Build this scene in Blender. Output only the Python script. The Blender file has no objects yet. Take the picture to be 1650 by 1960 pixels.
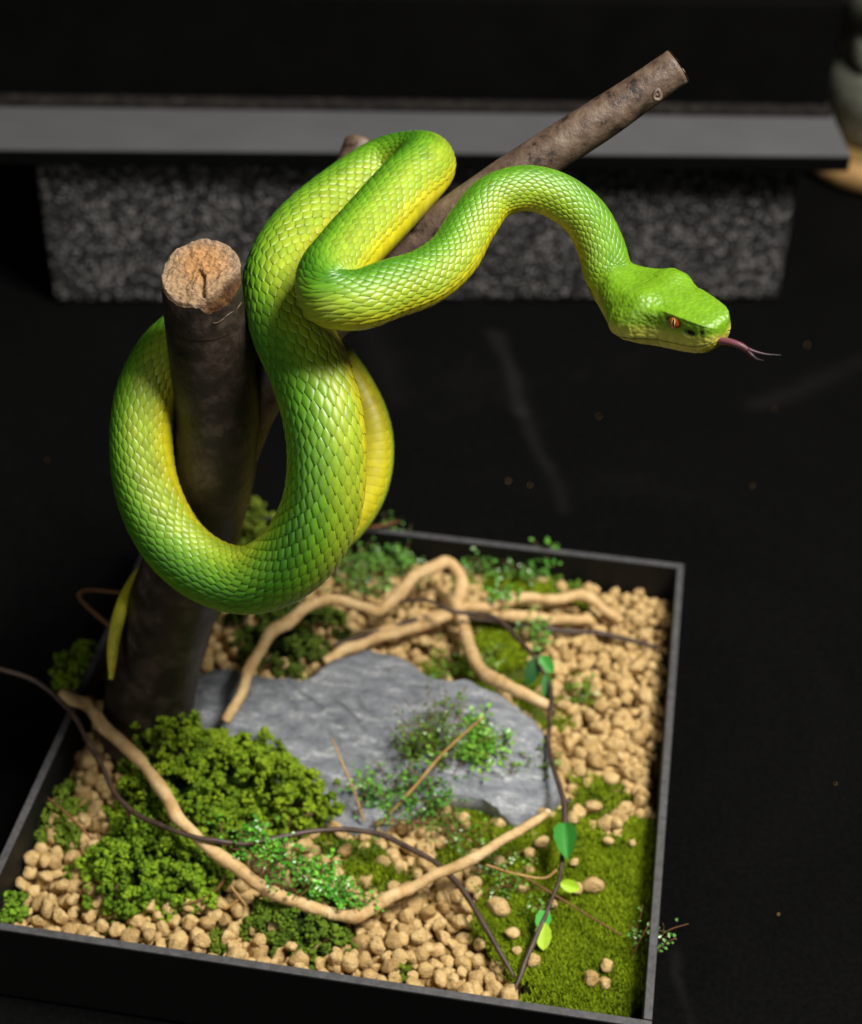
import bpy, math, random
import numpy as np
from math import sin, cos, pi, radians
random.seed(7); rng = np.random.default_rng(11)
scn = bpy.context.scene

# ------------------------------------------------------------------ camera
YAW, PITCH, ROLL = radians(-8.675), radians(39.353), radians(1.149)
CAM = np.array([0.11382, -0.55402, 0.64992]); FPX = 3136.4; PW, PH = 1650, 1960
fw = np.array([sin(YAW)*cos(PITCH), cos(YAW)*cos(PITCH), -sin(PITCH)])
rt = np.cross(fw, [0, 0, 1.]); rt /= np.linalg.norm(rt); up = np.cross(rt, fw)
CX = cos(ROLL)*rt + sin(ROLL)*up; CY = -sin(ROLL)*rt + cos(ROLL)*up     # camera right / up in world
cd = bpy.data.cameras.new('camera'); cam = bpy.data.objects.new('camera', cd); scn.collection.objects.link(cam)
from mathutils import Matrix
M = Matrix.Identity(4)
for i in range(3):
    M[i][0], M[i][1], M[i][2], M[i][3] = CX[i], CY[i], -fw[i], CAM[i]
cam.matrix_world = M
cd.sensor_fit = 'HORIZONTAL'; cd.sensor_width = 36; cd.lens = FPX/PW*36; cd.clip_start = .01; cd.clip_end = 50
cd.dof.use_dof = True; cd.dof.focus_distance = .655; cd.dof.aperture_fstop = 8.2
scn.camera = cam
# ------------------------------------------------------------------ light: a dark studio with softboxes
w = bpy.data.worlds.new('World'); scn.world = w; w.use_nodes = True
w.node_tree.nodes['Background'].inputs[0].default_value = (.9, .95, 1, 1)
w.node_tree.nodes['Background'].inputs[1].default_value = .005
def area(name, loc, tgt, size, power, col, size_y=None):
    l = bpy.data.lights.new(name, 'AREA'); l.energy = power; l.color = col; l.size = size
    if size_y: l.shape = 'RECTANGLE'; l.size_y = size_y
    o = bpy.data.objects.new(name, l); scn.collection.objects.link(o)
    from mathutils import Vector
    o.location = loc; o.rotation_euler = (Vector(tgt)-Vector(loc)).to_track_quat('-Z', 'Y').to_euler()
    return o
area('key_softbox', (.62, -.12, 1.35), (0, 0, .15), .42, 37, (1, .95, .88))
area('fill_softbox', (-.35, -1.15, .75), (0, 0, .2), .6, 3.2, (1, .97, .92))
scn.view_settings.view_transform = 'Standard'; scn.view_settings.look = 'None'
scn.view_settings.exposure = 0; scn.view_settings.gamma = 1

# ------------------------------------------------------------------ helpers
def at(px, py, z):
    d = fw + CX*((px-825)/FPX) - CY*((py-980)/FPX)
    return CAM + d*((z-CAM[2])/d[2])
def dep(px, py, depth):
    return CAM + (fw + CX*((px-825)/FPX) - CY*((py-980)/FPX))*depth
def cdir(x, y, z):
    v = CX*x + CY*y - fw*z; return v/np.linalg.norm(v)
def depth_of(p): return float((np.asarray(p)-CAM) @ fw)
def to_px(p):
    d = np.atleast_2d(p)-CAM; z = d@fw
    return np.stack([825+FPX*(d@CX)/z, 980-FPX*(d@CY)/z, z], -1)
def inpoly(x, y, poly):
    c = False; n = len(poly); j = n-1
    for i in range(n):
        xi, yi = poly[i][:2]; xj, yj = poly[j][:2]
        if (yi > y) != (yj > y) and x < (xj-xi)*(y-yi)/(yj-yi)+xi: c = not c
        j = i
    return c
def inpoly_v(x, y, poly):
    c = np.zeros(len(x), bool); n = len(poly); j = n-1
    for i in range(n):
        xi, yi = poly[i][:2]; xj, yj = poly[j][:2]
        if yi != yj: c ^= ((yi > y) != (yj > y)) & (x < (xj-xi)*(y-yi)/(yj-yi)+xi)
        j = i
    return c
def crom(P, n, t_out=None):
    """centripetal-ish Catmull-Rom through rows of P (first 3 columns are xyz), resampled evenly by length"""
    P = np.asarray(P, float); Q = np.vstack([2*P[0]-P[1], P, 2*P[-1]-P[-2]])
    out = []; m = 40
    for i in range(1, len(Q)-2):
        p0, p1, p2, p3 = Q[i-1], Q[i], Q[i+1], Q[i+2]
        d = [max(np.linalg.norm(b[:3]-a[:3])**.5, 1e-6) for a, b in ((p0, p1), (p1, p2), (p2, p3))]
        t0 = 0; t1 = d[0]; t2 = t1+d[1]; t3 = t2+d[2]
        t = np.linspace(t1, t2, m, endpoint=False)[:, None]
        A1 = (t1-t)/(t1-t0)*p0+(t-t0)/(t1-t0)*p1; A2 = (t2-t)/(t2-t1)*p1+(t-t1)/(t2-t1)*p2; A3 = (t3-t)/(t3-t2)*p2+(t-t2)/(t3-t2)*p3
        B1 = (t2-t)/(t2-t0)*A1+(t-t0)/(t2-t0)*A2; B2 = (t3-t)/(t3-t1)*A2+(t-t1)/(t3-t1)*A3
        out.append((t2-t)/(t2-t1)*B1+(t-t1)/(t2-t1)*B2)
    out = np.vstack(out+[P[-1:]])
    s = np.r_[0, np.cumsum(np.linalg.norm(np.diff(out[:, :3], axis=0), axis=1))]
    si = np.linspace(0, s[-1], n)
    return np.stack([np.interp(si, s, out[:, k]) for k in range(P.shape[1])], 1), si
def smooth01(x): x = np.clip(x, 0, 1); return x*x*(3-2*x)
def lerp(a, b, t): return np.asarray(a)*(1-t)[..., None]+np.asarray(b)*t[..., None]
class MB:
    def __init__(s): s.V = []; s.F = []; s.C = []; s.n = 0
    def add(s, V, F, col=None):
        V = np.asarray(V, float)
        s.V.append(V); s.F += [tuple(int(i)+s.n for i in f) for f in F]
        if col is not None: s.C.append(np.broadcast_to(np.asarray(col, float), (len(V), 3)))
        s.n += len(V); return s
    def build(s, name, mat, parent=None, smooth=True):
        me = bpy.data.meshes.new(name); me.from_pydata(np.vstack(s.V).tolist(), [], s.F)
        if s.C:
            C = np.vstack(s.C); a = me.color_attributes.new('Col', 'FLOAT_COLOR', 'POINT')
            a.data.foreach_set('color', np.c_[C, np.ones(len(C))].astype(np.float32).ravel())
        if smooth: me.polygons.foreach_set('use_smooth', [True]*len(me.polygons))
        me.materials.append(mat); me.update()
        o = bpy.data.objects.new(name, me); scn.collection.objects.link(o)
        if parent: o.parent = parent; o.matrix_parent_inverse = Matrix.Translation(parent.location).inverted()
        return o
def tag(o, label=None, cat=None, group=None, kind=None):
    if label: o['label'] = label
    if cat: o['category'] = cat
    if group: o['group'] = group
    if kind: o['kind'] = kind
    return o
def thing(name, label, cat, loc, group=None):
    o = bpy.data.objects.new(name, None); scn.collection.objects.link(o); o.location = [float(v) for v in loc]
    o.empty_display_size = .01
    return tag(o, label, cat, group)
def box(lo, hi, A=None):
    x0, y0, z0 = lo; x1, y1, z1 = hi
    V = np.array([(x, y, z) for z in (z0, z1) for x, y in ((x0, y0), (x1, y0), (x1, y1), (x0, y1))], float)
    F = [(0, 3, 2, 1), (4, 5, 6, 7), (0, 1, 5, 4), (1, 2, 6, 5), (2, 3, 7, 6), (3, 0, 4, 7)]
    return V, F
def bevbox(mb, lo, hi, A=None, o=None, bev=.001):
    import bmesh
    bm = bmesh.new(); V, F = box(lo, hi)
    vs = [bm.verts.new(v) for v in V]
    for f in F: bm.faces.new([vs[i] for i in f])
    bmesh.ops.bevel(bm, geom=bm.edges[:], offset=bev, segments=2, affect='EDGES', profile=.5)
    bm.verts.index_update(); V = np.array([v.co[:] for v in bm.verts]); F = [[v.index for v in f.verts] for f in bm.faces]; bm.free()
    if A is not None: V = V @ np.asarray(A).T + np.asarray(o)
    mb.add(V, F)
def frames(P):
    T = np.gradient(P, axis=0); T /= np.linalg.norm(T, axis=1)[:, None]
    n = np.cross(T[0], [0, 0, 1.]);
    if np.linalg.norm(n) < 1e-3: n = np.cross(T[0], [1., 0, 0])
    N = []
    for t in T:
        n = n-t*(n@t); n /= np.linalg.norm(n); N.append(n)
    N = np.array(N); return T, N, np.cross(T, N)
def vnoise(P, f, seed=0):
    """cheap smooth noise from sines"""
    r = np.random.default_rng(seed); out = 0; P = np.asarray(P)
    for k in range(5):
        d = r.normal(size=3); d /= np.linalg.norm(d); out = out+np.sin(P@d*f*(.6+.3*k)+r.uniform(0, 6.28)+1.3*np.sin(P@r.normal(size=3)*f*.4))
    return out/5
def tube(mb, P, rad, ns=10, rough=0, seed=0, col=None, cap0=True, cap1=True, freq=None):
    P = np.asarray(P); n = len(P); rad = np.broadcast_to(rad, (n,)); T, N, B = frames(P)
    a = np.linspace(0, 2*pi, ns, endpoint=False)
    D = N[:, None]*np.cos(a)[None, :, None]+B[:, None]*np.sin(a)[None, :, None]
    V = (P[:, None]+D*rad[:, None, None])
    if rough:
        R = rad[:, None]*(1+rough*vnoise(V.reshape(-1, 3), freq or 1.2/np.mean(rad), seed).reshape(n, ns))
        V = P[:, None]+D*R[..., None]
    V = V.reshape(-1, 3); F = []
    for i in range(n-1):
        for j in range(ns):
            k = (j+1) % ns; F.append((i*ns+j, i*ns+k, (i+1)*ns+k, (i+1)*ns+j))
    if cap0: F.append(tuple(range(ns-1, -1, -1)))
    if cap1: F.append(tuple((n-1)*ns+j for j in range(ns)))
    mb.add(V, F, col)
def ico(sub):
    import bmesh
    bm = bmesh.new(); bmesh.ops.create_icosphere(bm, subdivisions=sub, radius=1)
    V = np.array([v.co[:] for v in bm.verts]); F = [[v.index for v in f.verts] for f in bm.faces]; bm.free(); return V, F
ICO1, ICO1F = ico(1); ICO2, ICO2F = ico(2); ICO3, ICO3F = ico(3)

# ------------------------------------------------------------------ materials
def mat(name, rough=.6, spec=.5):
    m = bpy.data.materials.new(name); m.use_nodes = True; nt = m.node_tree
    b = nt.nodes['Principled BSDF']; b.inputs['Roughness'].default_value = rough; b.inputs['Specular IOR Level'].default_value = spec
    return m, nt, b
def noise(nt, scale, detail=6, rough=.6, dist=0):
    t = nt.nodes.new('ShaderNodeTexCoord'); n = nt.nodes.new('ShaderNodeTexNoise')
    n.inputs['Scale'].default_value = scale; n.inputs['Detail'].default_value = detail; n.inputs['Roughness'].default_value = rough; n.inputs['Distortion'].default_value = dist
    nt.links.new(t.outputs['Object'], n.inputs['Vector']); return n
def ramp(nt, src, stops):
    r = nt.nodes.new('ShaderNodeValToRGB'); e = r.color_ramp.elements
    e[0].position, e[0].color = stops[0][0], (*stops[0][1], 1); e[1].position, e[1].color = stops[-1][0], (*stops[-1][1], 1)
    for p, c in stops[1:-1]: x = e.new(p); x.color = (*c, 1)
    nt.links.new(src, r.inputs[0]); return r
def bump(nt, b, src, strength, dist):
    n = nt.nodes.new('ShaderNodeBump'); n.inputs['Strength'].default_value = strength; n.inputs['Distance'].default_value = dist
    nt.links.new(src, n.inputs['Height']); nt.links.new(n.outputs[0], b.inputs['Normal']); return n
def simple(name, stops, scale, rough=.7, bs=.3, bd=.001, spec=.4, detail=6, dist=0, fine=None):
    m, nt, b = mat(name, rough, spec); n = noise(nt, scale, detail, .65, dist)
    r = ramp(nt, n.outputs[0], stops); nt.links.new(r.outputs[0], b.inputs['Base Color'])
    if bs:
        src = n.outputs[0]
        if fine: src = noise(nt, fine, 5).outputs[0]
        bump(nt, b, src, bs, bd)
    return m
def attr_mat(name, rough, spec=.5, noise_scale=300, amount=.3, bs=.2, bd=.0006, sss=0, trans=0):
    m, nt, b = mat(name, rough, spec); a = nt.nodes.new('ShaderNodeVertexColor'); a.layer_name = 'Col'
    n = noise(nt, noise_scale, 5); r = ramp(nt, n.outputs[0], [(.25, (1-amount,)*3), (.75, (1+amount*.6,)*3)])
    x = nt.nodes.new('ShaderNodeMix'); x.data_type = 'RGBA'; x.blend_type = 'MULTIPLY'; x.inputs[0].default_value = 1
    nt.links.new(a.outputs[0], x.inputs[6]); nt.links.new(r.outputs[0], x.inputs[7]); nt.links.new(x.outputs[2], b.inputs['Base Color'])
    if bs: bump(nt, b, n.outputs[0], bs, bd)
    if sss: b.inputs['Subsurface Weight'].default_value = sss; b.inputs['Subsurface Radius'].default_value = (.0015, .001, .0004); b.inputs['Subsurface Scale'].default_value = 1
    if trans: b.inputs['Transmission Weight'].default_value = 0
    return m, nt, b
TABLE_SCR = None
m_pvc = simple('black_tray_board', [(.3, (.005, .005, .005)), (.7, (.008, .008, .008))], 60, .6, .15, .0005, .22)
m_rim = simple('grey_cut_edge', [(.35, (.045, .045, .047)), (.65, (.085, .085, .088))], 260, .6, .3, .0004, .4)
m_bark = simple('dark_bark', [(.30, (.007, .0046, .0032)), (.5, (.024, .0165, .0118)), (.64, (.062, .045, .034)), (.76, (.16, .13, .105))], 85, .5, .3, .0016, .45, 10, .15, fine=230)
m_bark2 = simple('grey_brown_bark', [(.34, (.016, .010, .007)), (.41, (.070, .044, .030)), (.55, (.112, .075, .052)), (.75, (.17, .128, .095))], 130, .5, .5, .0015, .45, 10, .1, fine=300)
m_cut = simple('sawn_wood', [(.25, (.10, .055, .025)), (.45, (.36, .22, .11)), (.6, (.48, .32, .17)), (.8, (.36, .29, .22))], 130, .85, .8, .0016, .2, 8, 1.2)
m_cut_dark = simple('rotten_wood_pocket', [(.3, (.03, .014, .006)), (.7, (.22, .10, .03))], 260, .85, .8, .002, .2)
m_twig = simple('tan_driftwood', [(.25, (.30, .17, .06)), (.42, (.52, .335, .14)), (.6, (.64, .45, .22)), (.78, (.74, .57, .34))], 110, .6, .6, .0012, .35, 9, .3, fine=420)
m_twig_cut = simple('pale_twig_end', [(.3, (.6, .42, .2)), (.7, (.75, .6, .38))], 400, .7, .2, .0004)
m_vine = simple('dark_vine_bark', [(.3, (.022, .012, .008)), (.7, (.09, .055, .038))], 150, .5, .4, .0008, .5)
m_straw = simple('dry_straw', [(.3, (.30, .15, .04)), (.7, (.52, .33, .11))], 120, .6, .2, .0005)
m_needle = simple('orange_needle', [(.3, (.12, .05, .018)), (.7, (.24, .115, .045))], 120, .55, .2, .0005)
m_peb = None
def pebble_mat():
    m, nt, b = mat('tan_clay', .95, .15)
    n = noise(nt, 300, 6); gp = nt.nodes.new('ShaderNodeNewGeometry'); nt.links.new(gp.outputs['Position'], n.inputs['Vector']); r = ramp(nt, n.outputs[0], [(.25, (.42, .27, .10)), (.5, (.61, .425, .185)), (.75, (.72, .54, .28))])
    oi = nt.nodes.new('ShaderNodeObjectInfo'); rr = ramp(nt, oi.outputs['Random'], [(0, (.74, .70, .64)), (.5, (.95, .94, .92)), (1, (1.1, 1.12, 1.14))])
    x = nt.nodes.new('ShaderNodeMix'); x.data_type = 'RGBA'; x.blend_type = 'MULTIPLY'; x.inputs[0].default_value = 1
    nt.links.new(r.outputs[0], x.inputs[6]); nt.links.new(rr.outputs[0], x.inputs[7]); nt.links.new(x.outputs[2], b.inputs['Base Color'])
    n2 = noise(nt, 700, 6); nt.links.new(gp.outputs['Position'], n2.inputs['Vector']); bump(nt, b, n2.outputs[0], 1.0, .0016); return m
m_peb = pebble_mat()
m_sub = simple('brown_substrate', [(.3, (.12, .072, .026)), (.7, (.36, .23, .09))], 200, .95, .8, .002, .1)
def slate_mat():
    m, nt, b = mat('grey_slate', .5, .45); mp = nt.nodes.new('ShaderNodeMapping'); tc = nt.nodes.new('ShaderNodeTexCoord'); mp.inputs['Rotation'].default_value = (0, 0, .5); mp.inputs['Scale'].default_value = (1, 3.2, 2)
    nt.links.new(tc.outputs['Object'], mp.inputs['Vector']); n1 = noise(nt, 60, 12, .72, .3); nt.links.new(mp.outputs[0], n1.inputs['Vector']); n2 = noise(nt, 380, 8, .7)
    ad = nt.nodes.new('ShaderNodeMath'); ad.operation = 'MULTIPLY_ADD'; ad.inputs[1].default_value = .45; nt.links.new(n2.outputs[0], ad.inputs[0]); nt.links.new(n1.outputs[0], ad.inputs[2])
    r = ramp(nt, ad.outputs[0], [(.50, (.10, .112, .132)), (.66, (.20, .218, .244)), (.78, (.275, .293, .318)), (.90, (.54, .555, .575))]); nt.links.new(r.outputs[0], b.inputs['Base Color'])
    bump(nt, b, ad.outputs[0], .9, .0022); return m
m_slate = slate_mat()
m_moss, _, _ = attr_mat('curly_moss', .85, .15, 900, .35, .5, .0006)
m_fuzz, _, _ = attr_mat('sheet_moss', .8, .2, 500, .2, 0)
m_leaf, _, _ = attr_mat('small_glossy_leaves', .3, .5, 300, .2, 0)
m_vleaf, _, _ = attr_mat('cloth_leaf', .55, .35, 300, .12, .2, .0003)
m_foam = None
def foam_mat():
    m, nt, b = mat('painted_glint_foam', .6, .4)
    t = nt.nodes.new('ShaderNodeTexCoord'); v = nt.nodes.new('ShaderNodeTexVoronoi'); v.inputs['Scale'].default_value = 520
    nt.links.new(t.outputs['Object'], v.inputs['Vector'])
    n = noise(nt, 30, 5); s = nt.nodes.new('ShaderNodeSeparateColor'); nt.links.new(v.outputs['Color'], s.inputs[0])
    mm = nt.nodes.new('ShaderNodeMath'); mm.operation = 'MULTIPLY_ADD'; mm.inputs[1].default_value = .35; nt.links.new(n.outputs[0], mm.inputs[0]); nt.links.new(s.outputs[0], mm.inputs[2])
    r = ramp(nt, mm.outputs[0], [(.35, (.006, .006, .006)), (.74, (.011, .011, .0105)), (.88, (.013, .013, .0125)), (.95, (.045, .044, .042)), (1.0, (.24, .235, .225))])  # bright end of the ramp paints bubble glints into the foam colour
    nt.links.new(r.outputs[0], b.inputs['Base Color']); bump(nt, b, v.outputs['Distance'], .7, .003); return m
m_foam = foam_mat()
m_board = simple('painted_sheen_board', [(.3, (.092, .094, .100)), (.7, (.115, .117, .124))], 12, .38, .05, .0005, .5)  # grey colour paints in a glancing reflection on a black glossy board
m_boardedge = simple('black_board_edge', [(.3, (.002, .002, .002)), (.7, (.003, .003, .003))], 30, .7, 0, spec=.05)
m_blackbox = simple('black_box_board', [(.3, (.0015, .0015, .0015)), (.7, (.003, .003, .003))], 20, .8, .1, .0005, .05)
m_grit = simple('dusty_grit', [(.40, (.007, .006, .006)), (.6, (.022, .019, .016)), (.8, (.14, .10, .07))], 160, .9, .7, .002, .2)
m_wood = simple('varnished_wood', [(.3, (.30, .17, .06)), (.7, (.5, .31, .13))], 30, .4, .1, .0005)
m_stone = simple('olive_grey_figure', [(.3, (.10, .10, .085)), (.55, (.28, .27, .245)), (.8, (.45, .44, .41))], 22, .7, .5, .004)
def table_mat():
    m, nt, b = mat('black_cloth', .95, .05)
    n1 = noise(nt, 3.2, 8, .7, .8); n2 = noise(nt, 420, 4); 
    r1 = ramp(nt, n1.outputs[0], [(.3, (.0016, .0016, .0017)), (.55, (.0028, .0028, .0029)), (.75, (.0075, .0075, .0075))])
    r2 = ramp(nt, n2.outputs[0], [(.3, (.55,)*3), (.7, (1.4,)*3)])
    x = nt.nodes.new('ShaderNodeMix'); x.data_type = 'RGBA'; x.blend_type = 'MULTIPLY'; x.inputs[0].default_value = 1
    nt.links.new(r1.outputs[0], x.inputs[6]); nt.links.new(r2.outputs[0], x.inputs[7]); last = x.outputs[2]
    # soft pale lines on the cloth
    tc = nt.nodes.new('ShaderNodeTexCoord')
    def V(op, a, bb=None):
        q = nt.nodes.new('ShaderNodeVectorMath'); q.operation = op
        for i, s in enumerate((a, bb)):
            if s is None: continue
            if isinstance(s, (tuple, list)): q.inputs[i].default_value = s
            else: nt.links.new(s, q.inputs[i])
        return q
    def Mt(op, a, bb=None, cl=False):
        q = nt.nodes.new('ShaderNodeMath'); q.operation = op; q.use_clamp = cl
        for i, s in enumerate((a, bb)):
            if s is None: continue
            if isinstance(s, (int, float)): q.inputs[i].default_value = s
            else: nt.links.new(s, q.inputs[i])
        return q
    wob = noise(nt, 14, 3); wv = V('SUBTRACT', wob.outputs[1], (.5, .5, .5)); wv2 = nt.nodes.new('ShaderNodeVectorMath'); wv2.operation = 'SCALE'; nt.links.new(wv.outputs[0], wv2.inputs[0]); wv2.inputs['Scale'].default_value = .02
    pos = V('ADD', tc.outputs['Object'], wv2.outputs[0])
    segs = [((950, 640), (1000, 780), .006, .014), ((1000, 780), (1080, 970), .005, .011), ((1450, 770), (1650, 690), .008, .008), ((1290, 1830), (1330, 1960), .003, .010), ((760, 760), (700, 610), .01, .004)]
    for p, q, wd, am in segs:
        a = at(*p, 0); c = at(*q, 0); ab = c-a; L2 = float(ab@ab)
        pa = V('SUBTRACT', pos.outputs[0], tuple(a)); dt = V('DOT_PRODUCT', pa.outputs[0], tuple(ab))
        h = Mt('DIVIDE', dt.outputs['Value'], L2, True)
        pr = nt.nodes.new('ShaderNodeVectorMath'); pr.operation = 'SCALE'; pr.inputs[0].default_value = tuple(ab); nt.links.new(h.outputs[0], pr.inputs['Scale'])
        df = V('SUBTRACT', pa.outputs[0], pr.outputs[0]); ln = V('LENGTH', df.outputs[0])
        g = Mt('DIVIDE', ln.outputs['Value'], wd); g2 = Mt('MULTIPLY', g.outputs[0], g.outputs[0]); g3 = Mt('MULTIPLY', g2.outputs[0], -1.); e = Mt('EXPONENT', g3.outputs[0])
        e2 = Mt('MULTIPLY', e.outputs[0], am); e3 = Mt('MULTIPLY', e2.outputs[0], n1.outputs[0])
        ad = V('ADD', last, e3.outputs[0]); last = ad.outputs[0]
    nt.links.new(last, b.inputs['Base Color']); bump(nt, b, n2.outputs[0], .5, .0008)
    return m
m_table = table_mat()

# ------------------------------------------------------------------ setting: cloth covered table
V = []; F = []; nx, ny = 140, 180
for j in range(ny+1):
    for i in range(nx+1):
        x = -5+10*i/nx; y = -4+13*j/ny
        V.append((x, y, 0))
V = np.array(V); V[:, 2] = .0012*vnoise(V, 14, 3)-.002
F = [(j*(nx+1)+i, j*(nx+1)+i+1, (j+1)*(nx+1)+i+1, (j+1)*(nx+1)+i) for j in range(ny) for i in range(nx)]
tag(MB().add(V, F).build('table_cloth', m_table), 'black cloth table surface with faint pale lines', None, None, 'structure')
mb = MB()
for px, py, r in [(973, 921, .0008), (1015, 929, .0007), (1146, 797, .0007), (1483, 783, .0005), (1440, 930, .0005), (1490, 1750, .0005), (1545, 660, .0006), (1600, 1500, .0004), (90, 880, .0004)]:
    mb.add(ICO1*r*rng.uniform(.7, 1.2, 3)+at(px, py, .0005), ICO1F)
tag(mb.build('dust_specks', m_straw), 'tiny pale dust specks scattered on black cloth', None, None, 'stuff')

# ------------------------------------------------------------------ tray
TH, TW, HH = .004, .15, .05
tray = thing('display_tray', 'square black display tray with grey cut rim holding the diorama', 'tray', (0, 0, 0))
mb = MB(); bevbox(mb, (-TW+.001, -TW+.001, .0005), (TW-.001, TW-.001, .006), bev=.0005); mb.build('floor_panel', m_pvc, tray, False)
zr = HH-.0006
for lo, hi in [((-TW, -TW, 0), (TW, -TW+TH, zr)), ((-TW, TW-TH, 0), (TW, TW, zr)), ((-TW, -TW+TH+.0002, 0), (-TW+TH, TW-TH-.0002, zr)), ((TW-TH, -TW+TH+.0002, 0), (TW, TW-TH-.0002, zr))]:
    mb = MB(); bevbox(mb, lo, hi, bev=.0003); wl = mb.build('side_panel', m_pvc, tray, False)
    mb = MB(); bevbox(mb, (lo[0]+.0002, lo[1]+.0002, zr), (hi[0]-.0002, hi[1]-.0002, HH), bev=.0003)
    r = mb.build('rim_edge', m_rim, wl, False); r['label'] = 'grey sawn top edge'
# substrate under the pebbles
n = 60; xs = np.linspace(-TW+TH+.0005, TW-TH-.0005, n)
V = np.array([(x, y, .0235) for y in xs for x in xs]); V[:, 2] += .0015*vnoise(V, 120, 5)
F = [(j*n+i, j*n+i+1, (j+1)*n+i+1, (j+1)*n+i) for j in range(n-1) for i in range(n-1)]
tag(MB().add(V, F).build('substrate', m_sub), 'brown crumbly substrate between the pebbles in tray', None, None, 'stuff')

# ------------------------------------------------------------------ background: foam block, board, black box, jar
fl, fr = at(105, 580, 0), at(1490, 575, 0); ex = (fr-fl); LF = np.linalg.norm(ex); ex /= LF; ey = np.array([-ex[1], ex[0], 0]); A = np.stack([ex, ey, [0, 0, 1]], 1)
def solve_h(px, py):        # height where the pixel's ray meets the foam's front plane
    d = fw + CX*((px-825)/FPX) - CY*((py-980)/FPX); t = ((fl-CAM)@ey)/(d@ey); return (CAM+t*d)
HF = .5*(solve_h(75, 302)[2]+solve_h(1530, 300)[2])
bb = MB(); bevbox(bb, (0, 0, 0), (LF, .22, HF), A, fl, .004)
tag(bb.build('foam_block', m_foam, smooth=False), 'dark grey foam block speckled with painted glints under the board behind the snake', 'foam block')
ZB = HF+.012
b0, b1 = at(0, 286, ZB), at(1630, 299, ZB); bx = b1-b0; LB = np.linalg.norm(bx); bx /= LB; by = np.array([-bx[1], bx[0], 0]); AB = np.stack([bx, by, [0, 0, 1]], 1)
root = thing('display_board', 'long black board with painted grey sheen on top resting on the foam block', 'board', b0-[0, 0, .012])
bb = MB(); bevbox(bb, (-.35, 0, -.0119), (LB, .40, -.0009), AB, b0, .0008); bb.build('board_core', m_boardedge, root, False)
# the right end of the board runs back at a slant
c1 = at(1592, 222, ZB); k = (c1-b0)@bx; ky = (c1-b0)@by
V = np.array([(-.35, .0003, 0), (LB-.0003, .0003, 0), (LB-.0003, .40, 0), (-.35, .40, 0)]); V2 = np.vstack([V-[0, 0, .0009], V])
Fb = [(3, 2, 1, 0), (4, 5, 6, 7), (0, 1, 5, 4), (1, 2, 6, 5), (2, 3, 7, 6), (3, 0, 4, 7)]
MB().add(V2@AB.T+b0, Fb).build('painted_sheen_top', m_board, root, False)
q0, q1 = at(0, 205, ZB), at(1591, 226, ZB)
oy = float((q0-b0)@by); oy1 = float((q1-b0)@by); qx = q1-q0; LQ = np.linalg.norm(qx); qx /= LQ; qy = np.array([-qx[1], qx[0], 0]); AQ = np.stack([qx, qy, [0, 0, 1]], 1)
# black box: its front face rises from the board; its upper edge just shows at the top of the picture
d = fw + CX*((1400-825)/FPX) - CY*((6-980)/FPX); t = ((q0+qy*.012-CAM)@qy)/(d@qy); HB = float((CAM+t*d)[2]-ZB)
root = thing('black_box', 'large black box with gritty foot standing on the board', 'box', q0)
bb = MB(); bevbox(bb, (-.35, .012, .004), (LQ-.002, .19, HB), AQ, q0, .001); bb.build('box_body', m_blackbox, root, False)
bb = MB(); bevbox(bb, (-.35, 0, .0002), (LQ, .19, .0045), AQ, q0, .0006); bb.build('gritty_foot', m_grit, root, False)
# glass dome jar on a round wooden base, cut by the right edge of the picture
jc = at(1705, 252, .02); jc = np.array([jc[0], jc[1], 0])
root = thing('glass_dome_jar', 'glass dome with grey figure on round wooden base at right edge', 'dome jar', jc)
def lathe(prof, ns=48):
    V = []; F = []
    for r, z in prof: V += [(r*cos(2*pi*j/ns), r*sin(2*pi*j/ns), z) for j in range(ns)]
    for i in range(len(prof)-1):
        for j in range(ns): k = (j+1) % ns; F.append((i*ns+j, i*ns+k, (i+1)*ns+k, (i+1)*ns+j))
    return np.array(V), F
V, F = lathe([(.001, 0), (.082, 0), (.087, .004), (.087, .016), (.083, .021), (.001, .021)]); MB().add(V+jc, F).build('wooden_base', m_wood, root)
m_glass, nt, b = mat('clear_glass', .03, .5); nt.nodes.remove(b); tr = nt.nodes.new('ShaderNodeBsdfTransparent'); tr.inputs[0].default_value = (.93, .95, .92, 1); gl = nt.nodes.new('ShaderNodeBsdfGlossy'); gl.inputs['Roughness'].default_value = .04
lw = nt.nodes.new('ShaderNodeLayerWeight'); lw.inputs[0].default_value = .25; fz = nt.nodes.new('ShaderNodeMath'); fz.operation = 'MULTIPLY'; fz.inputs[1].default_value = .45; nt.links.new(lw.outputs['Facing'], fz.inputs[0]); mx = nt.nodes.new('ShaderNodeMixShader'); nt.links.new(fz.outputs[0], mx.inputs[0]); nt.links.new(tr.outputs[0], mx.inputs[1]); nt.links.new(gl.outputs[0], mx.inputs[2]); nt.links.new(mx.outputs[0], nt.nodes['Material Output'].inputs[0])
ro = [(.074, .0215), (.074, .15)]+[(.074*cos(a), .15+.074*sin(a)) for a in np.linspace(.1, pi/2-.02, 12)]
ri = [(.0715, .0215), (.0715, .15)]+[(.0715*cos(a), .15+.0715*sin(a)) for a in np.linspace(.1, pi/2-.02, 12)]
V, F = lathe(ro+ri[::-1]+[ro[0]]); MB().add(V+jc, F).build('glass_dome', m_glass, root)
mb = MB()
for cx, cy, cz, r in [(-.010, -.005, .055, .056), (-.002, .0, .135, .060), (-.022, -.02, .10, .03), (.0, 0, .185, .03)]:
    P = ICO3*np.array([r, r, r*.8])*(1+.18*vnoise(ICO3, 4, int(cz*1000)))[:, None]+[cx, cy, cz]; mb.add(P+jc, ICO3F)
mb.build('stone_figure', m_stone, root)

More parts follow.
